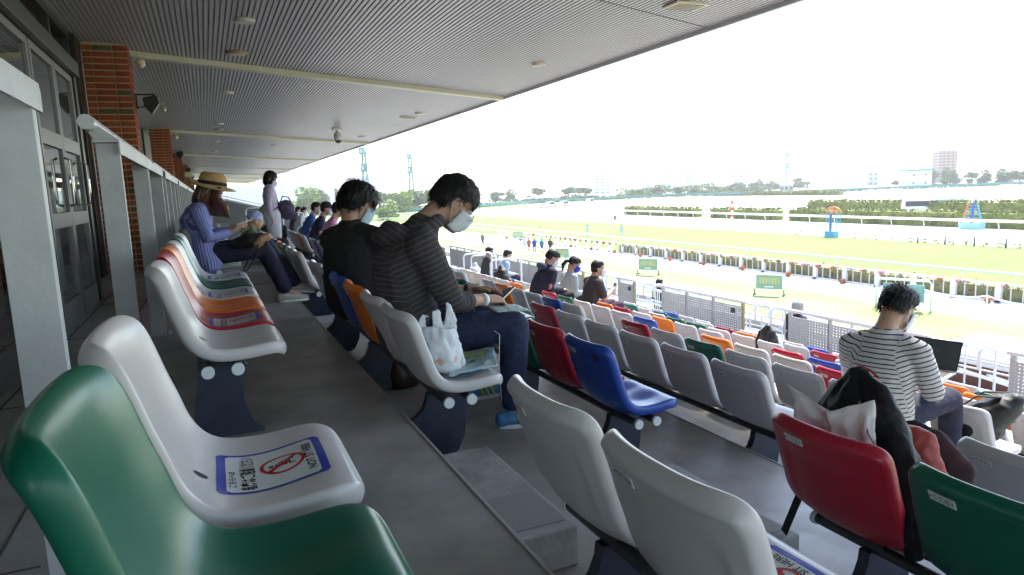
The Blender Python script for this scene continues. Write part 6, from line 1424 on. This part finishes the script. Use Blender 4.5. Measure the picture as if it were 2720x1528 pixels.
# jacket, papers and rucksack on the red seat
L1=V((rowX(2),1.53,floorZ(2)))
e=empty('padded_jacket',L1,0,'black padded jacket propped up on the red seat and hanging over its side','jacket')
M_jk=mat('nylon_black',(0.006,0.006,0.009),0.55,spec=0.35,bump=0.8,bscale=22,var=0.3)
b=MB()
b.loft([(0.05,0.10,0.41),(0.03,0.11,0.56),(0.04,0.11,0.72),(0.070,0.10,0.845)],[(0.16,0.10),(0.120,0.085),(0.065,0.050),(0.014,0.014)],side=(0.15,1,0),n=18)
b.loft([(0.07,0.10,0.840),(0.055,0.02,0.790),(0.02,-0.05,0.70),(-0.05,-0.17,0.60),(-0.085,-0.225,0.48),(-0.075,-0.235,0.38)],[(0.018,0.02),(0.035,0.045),(0.050,0.060),(0.040,0.045),(0.030,0.035),(0.022,0.026)],side=(1,0.2,0),n=14)
b.loft([(0.07,0.11,0.835),(0.05,0.17,0.74),(0.04,0.225,0.62),(0.06,0.23,0.50)],[(0.018,0.02),(0.030,0.04),(0.045,0.055),(0.05,0.06)],side=(1,0,0),n=14)
b.loft([(0.02,-0.04,0.72),(0.03,-0.11,0.52),(0.05,-0.12,0.42)],[0.055,0.075,0.07],side=(1,0,0),n=14)
me=remesh(b,0.008,4,lambda c,n:0.007*noise.noise(V((c.x*9,c.y*9,c.z*26)))+0.005*(1-abs(noise.noise(V((c.x*16,c.y*14,c.z*7))))*2.5)); mesh_obj('jacket_body',me,e,m=M_jk)
b=MB(); b.tube([(0.065,0.135,0.838),(0.078,0.105,0.858),(0.076,0.06,0.850),(0.066,0.02,0.836)],0.004); b.build('red_collar_trim',mat('trim_red',(0.35,0.02,0.02),0.6),e,smooth=True)
b=MB(); b.tube([(0.015,0.14,0.80),(-0.03,0.175,0.70),(-0.045,0.20,0.60)],0.003); b.build('zip',M_tube,e,smooth=True)
b=MB(); b.tube([(-0.045,0.0,0.78),(-0.085,-0.07,0.70),(-0.10,-0.16,0.62)],0.0025); b.build('seam_cord',mat('cord_grey',(0.2,0.2,0.2),0.5),e,smooth=True)
M_pap=mat('paper_white',(0.80,0.80,0.79),0.6,bump=0.15,bscale=25)
for q,(c_,am,lab) in enumerate((([(-0.115,0.13,0.55),(-0.075,0.28,0.775),(-0.055,0.02,0.70),(-0.10,-0.10,0.60)],0.030,'large white paper sheet curling up behind the red seat back'),([(-0.13,-0.03,0.58),(-0.09,0.10,0.72),(-0.045,-0.055,0.800),(-0.085,-0.10,0.62)],0.025,'stiff white paper bag corner standing beside the black jacket'),([(-0.10,0.02,0.60),(-0.07,0.17,0.72),(-0.03,0.03,0.715),(-0.09,-0.09,0.66)],0.03,'thin folded sheet between the papers on the red seat'))):
    crumple('paper_sheet',c_,16,M_pap,am,L1,lab,'paper',3+q*2,0.0008,3.0,'white papers on the red seat')
e=empty('rucksack',(L1.x+0.16,L1.y-0.06,L1.z+0.40),0,'open red and black rucksack in front of the black jacket','bag'); e.scale=(0.85,0.72,0.86); e.location.y+=0.03; e.location.x-=0.03
M_rr=mat('rucksack_red',(0.33,0.045,0.035),0.6,bump=0.3,bscale=30); M_rd=mat('rucksack_inside',(0.05,0.008,0.012),0.8); M_pk2=mat('piping_magenta',(0.32,0.02,0.09),0.5)
b=MB(); b.loft([(-0.04,-0.06,0.02),(-0.03,-0.06,0.15),(-0.01,-0.02,0.29)],[(0.13,0.09),(0.14,0.09),(0.10,0.04)],side=(0.5,-0.85,0),n=16); me=remesh(b,0.009,3,cloth_disp(0.012,14,7)); mesh_obj('front_panel',me,e,m=M_rr)
b=MB(); b.loft([(0.12,-0.08,0.02),(0.13,-0.09,0.14),(0.08,-0.04,0.27)],[(0.11,0.06),(0.12,0.06),(0.07,0.03)],side=(0.5,-0.85,0),n=16); me=remesh(b,0.010,3,cloth_disp(0.006,12,9)); mesh_obj('main_body',me,e,m=mat('rucksack_maroon',(0.055,0.008,0.014),0.8,vscale=7,col2=(0.012,0.010,0.012)))
arc=[V((-0.02,0.07,0.285)),V((0.07,0.0,0.30)),V((0.15,-0.09,0.25)),V((0.19,-0.15,0.16)),V((0.17,-0.17,0.06))]
b=MB(); b.tube(arc,0.007); b.build('piping',M_pk2,e,smooth=True); b=MB(); b.tube([p+V((0.02,0.03,0.012)) for p in arc],0.011); b.build('zip_edge',M_blackc,e,smooth=True)
b=MB(); b.tube([arc[-1],arc[-1]+V((0.02,-0.02,-0.05)),arc[-1]+V((0.05,-0.03,-0.02))],0.003); b.build('zip_pull',M_blackc,e,smooth=True)
e=empty('hanging_strap',(L1.x-0.02,L1.y+0.30,L1.z),0,'flat black strap hanging below the left side of the red seat','strap'); b=MB(); b.bar((0.0,-0.06,0.40),(0.05,0.08,0.14),0.030,0.004,up=(1,0,0)); b.build('webbing',M_blackc,e)
# backpack on the seat right of the laptop
def backpack(loc,rz,s,label,squash=1.0,tilt=0.0):
    e=empty('backpack',loc,rz,label,'bag','black backpacks on the seats'); Mr=Matrix.Rotation(tilt,3,'Y'); b=MB()
    b.loft([Mr@V((0,0,0.03)),Mr@V((0,0,0.15)),Mr@V((0,0,0.30)),Mr@V((-0.01,0,0.42)),Mr@V((-0.02,0,0.47))],[(0.14*s,0.10*s*squash),(0.16*s,0.11*s*squash),(0.15*s,0.10*s*squash),(0.11*s,0.07*s*squash),(0.05*s,0.04*s)],side=(0,1,0),n=18)
    b.loft([Mr@V((0.09*s,0,0.06)),Mr@V((0.09*s,0,0.22))],[(0.11*s,0.05*s)]*2,side=(0,1,0),n=12)
    me=remesh(b,0.013,3,cloth_disp(0.006,12,loc[1])); mesh_obj('bag_body',me,e,m=mat('nylon_matt_black',(0.008,0.008,0.009),0.6,bump=0.3,bscale=30))
    for y in (-0.07,0.07):
        b=MB(); b.loft([Mr@V((-0.08,y,0.42)),Mr@V((-0.15,y,0.30)),Mr@V((-0.13,y,0.12)),Mr@V((-0.09,y,0.05))],[(0.022,0.006)]*4,side=(0,1,0),n=8); b.build('shoulder_strap',M_blackc,e,smooth=True)
    b=MB(); b.tube([Mr@V((-0.03,-0.03,0.46)),Mr@V((-0.03,0,0.50)),Mr@V((-0.03,0.03,0.46))],0.007); b.build('top_loop',M_blackc,e,smooth=True)
    b=MB(); b.tube([Mr@V((0.05,-0.12*s,0.34)),Mr@V((0.10,0,0.37)),Mr@V((0.05,0.12*s,0.34))],0.004); b.build('zip',M_tube,e,smooth=True)
    return e
backpack((rowX(5)+0.02,11.55,floorZ(5)+0.40),-0.4,1.25,'black backpack standing on a seat left of the man in the navy hooded jacket')
backpack((rowX(7)+0.0,7.0,floorZ(7)+0.39),0.2,0.95,'small black backpack on a lower seat near the grey haired man')
e=backpack((rowX(5)-0.05,3.12,floorZ(5)+0.46),-1.3,1.15,'black backpack slumped over the seats to the right of the laptop',tilt=0.9)
b=MB(); b.loft([(-0.20,-0.05,0.30),(-0.32,-0.15,0.20),(-0.40,-0.25,0.02)],[(0.018,0.005)]*3,side=(0,1,0),n=8); b.build('loose_strap',M_blackc,e,smooth=True)
def softbag(loc,r,label,m_,cat='bag',seed=0,name='carrier_bag'):
    e=empty(name,loc,0,label,cat); b=MB(); b.ell((0,0,r[2]*0.8),r); b.loft([(0,0,r[2]),(0.01,0,r[2]*2.1)],[r[0]*0.5,r[0]*0.25],side=(1,0,0),n=10); me=remesh(b,0.014,1,cloth_disp(r[0]*0.16,14,seed)); mesh_obj('bag_body',me,e,m=m_); return e
softbag((rowX(7)-0.05,18.0,floorZ(7)+0.40),(0.17,0.17,0.17),'white plastic bag on the seat beside the man near the barrier',M_plas,seed=1)
softbag((rowX(6)+0.15,11.45,floorZ(6)+0.40),(0.19,0.20,0.15),'pale lilac bag between the navy jacket man and the ponytail woman',mat('bag_lilac',(0.38,0.35,0.45),0.6,bump=0.3),seed=2)
softbag((rowX(5)+0.06,10.45,floorZ(5)+0.42),(0.12,0.12,0.10),'crumpled white bag on the seat behind the ponytail woman',M_plas,seed=4)
# magazine and handbag of the woman in the straw hat
Lw=V((rowX(0),6.72,floorZ(0)))
M_mag=mat('magazine_print',(0.50,0.50,0.44),0.5,vscale=30,col2=(0.36,0.38,0.30)); 
e=crumple('magazine',[(0.17,-0.06,0.60),(0.34,-0.07,0.69),(0.34,0.12,0.69),(0.17,0.13,0.60)],8,M_mag,0.008,Lw,'open magazine with green and orange pictures on the lap of the straw hat woman','magazine',8,0.004)
b=MB(); b.prism([(0.262,-0.06,0.656),(0.335,-0.062,0.697),(0.335,0.10,0.697),(0.262,0.10,0.656)],(-0.002,0,0.004)); b.build('green_picture',mat('print_green',(0.05,0.26,0.08),0.5),e); b=MB(); b.prism([(0.285,-0.03,0.676),(0.315,-0.03,0.692),(0.315,0.03,0.692),(0.285,0.03,0.676)],(-0.002,0,0.004)); b.build('orange_picture',mat('print_orange',(0.5,0.10,0.03),0.5),e)
e=empty('handbag',(0.36,6.60,floorZ(0)+0.555),0,'black handbag with tan flap resting on the knees of the straw hat woman','bag')
b=MB(); b.loft([(-0.15,0.02,0.00),(-0.04,0,0.035),(0.08,0.0,0.030)],[(0.12,0.045),(0.14,0.062),(0.11,0.055)],side=(0,1,0),n=16); me=remesh(b,0.010,3,cloth_disp(0.006,14,2)); mesh_obj('bag_body',me,e,m=M_blackc)
b=MB(); b.loft([(0.02,-0.045,-0.015),(0.07,-0.05,0.025),(0.125,-0.045,0.055)],[(0.095,0.035),(0.100,0.040),(0.075,0.030)],side=(0.2,1,-0.2),n=14); me=remesh(b,0.010,3,cloth_disp(0.004,14,3)); mesh_obj('tan_flap',me,e,m=mat('tan_leather',(0.30,0.17,0.09),0.6))
b=MB(); b.tube([(0.0,-0.13,0.0),(-0.05,-0.17,-0.10),(-0.10,-0.18,-0.20),(-0.14,-0.17,-0.24),(-0.08,-0.175,-0.22),(0.01,-0.16,-0.10),(0.03,-0.13,0.0)],0.006); b.build('long_strap',M_blackc,e,smooth=True)
# folded newspaper on the knee of the hooded man
crumple('folded_newspaper',[(0.38,-0.28,0.600),(0.56,-0.30,0.588),(0.58,-0.06,0.585),(0.40,-0.04,0.598)],10,mat('newsprint',(0.55,0.58,0.56),0.6,vscale=20,col2=(0.30,0.45,0.38)),0.008,(rowX(1),3.53,floorZ(1)),'white and green folded leaflet on the knees of the hooded man','newspaper',11,0.006)
# thin earphone cord
e=empty('earphone_cord',(rowX(1),3.53,floorZ(1)),0,'thin white earphone cord hanging down from the lap of the hooded man','cord'); b=MB(); b.tube([(0.30,-0.10,0.63),(0.32,-0.22,0.55),(0.36,-0.36,0.50),(0.345,-0.375,0.36),(0.35,-0.37,0.15)],0.0016,6); b.build('cable',M_whitep,e,smooth=True)
# haze in the air
hz=MB(); hz.box((600,920,5.5),(1860,1990,31)); hm=bpy.data.materials.new('haze'); hm.use_nodes=True; hn=hm.node_tree; hn.nodes.remove(hn.nodes['Principled BSDF']); pv=hn.nodes.new('ShaderNodeVolumePrincipled'); pv.inputs['Color'].default_value=(1,0.985,0.95,1); pv.inputs['Density'].default_value=0.00042; pv.inputs['Anisotropy'].default_value=0.2; hn.links.new(pv.outputs[0],hn.nodes['Material Output'].inputs['Volume'])
ho=hz.build('haze',hm); tag(ho,kind='stuff')
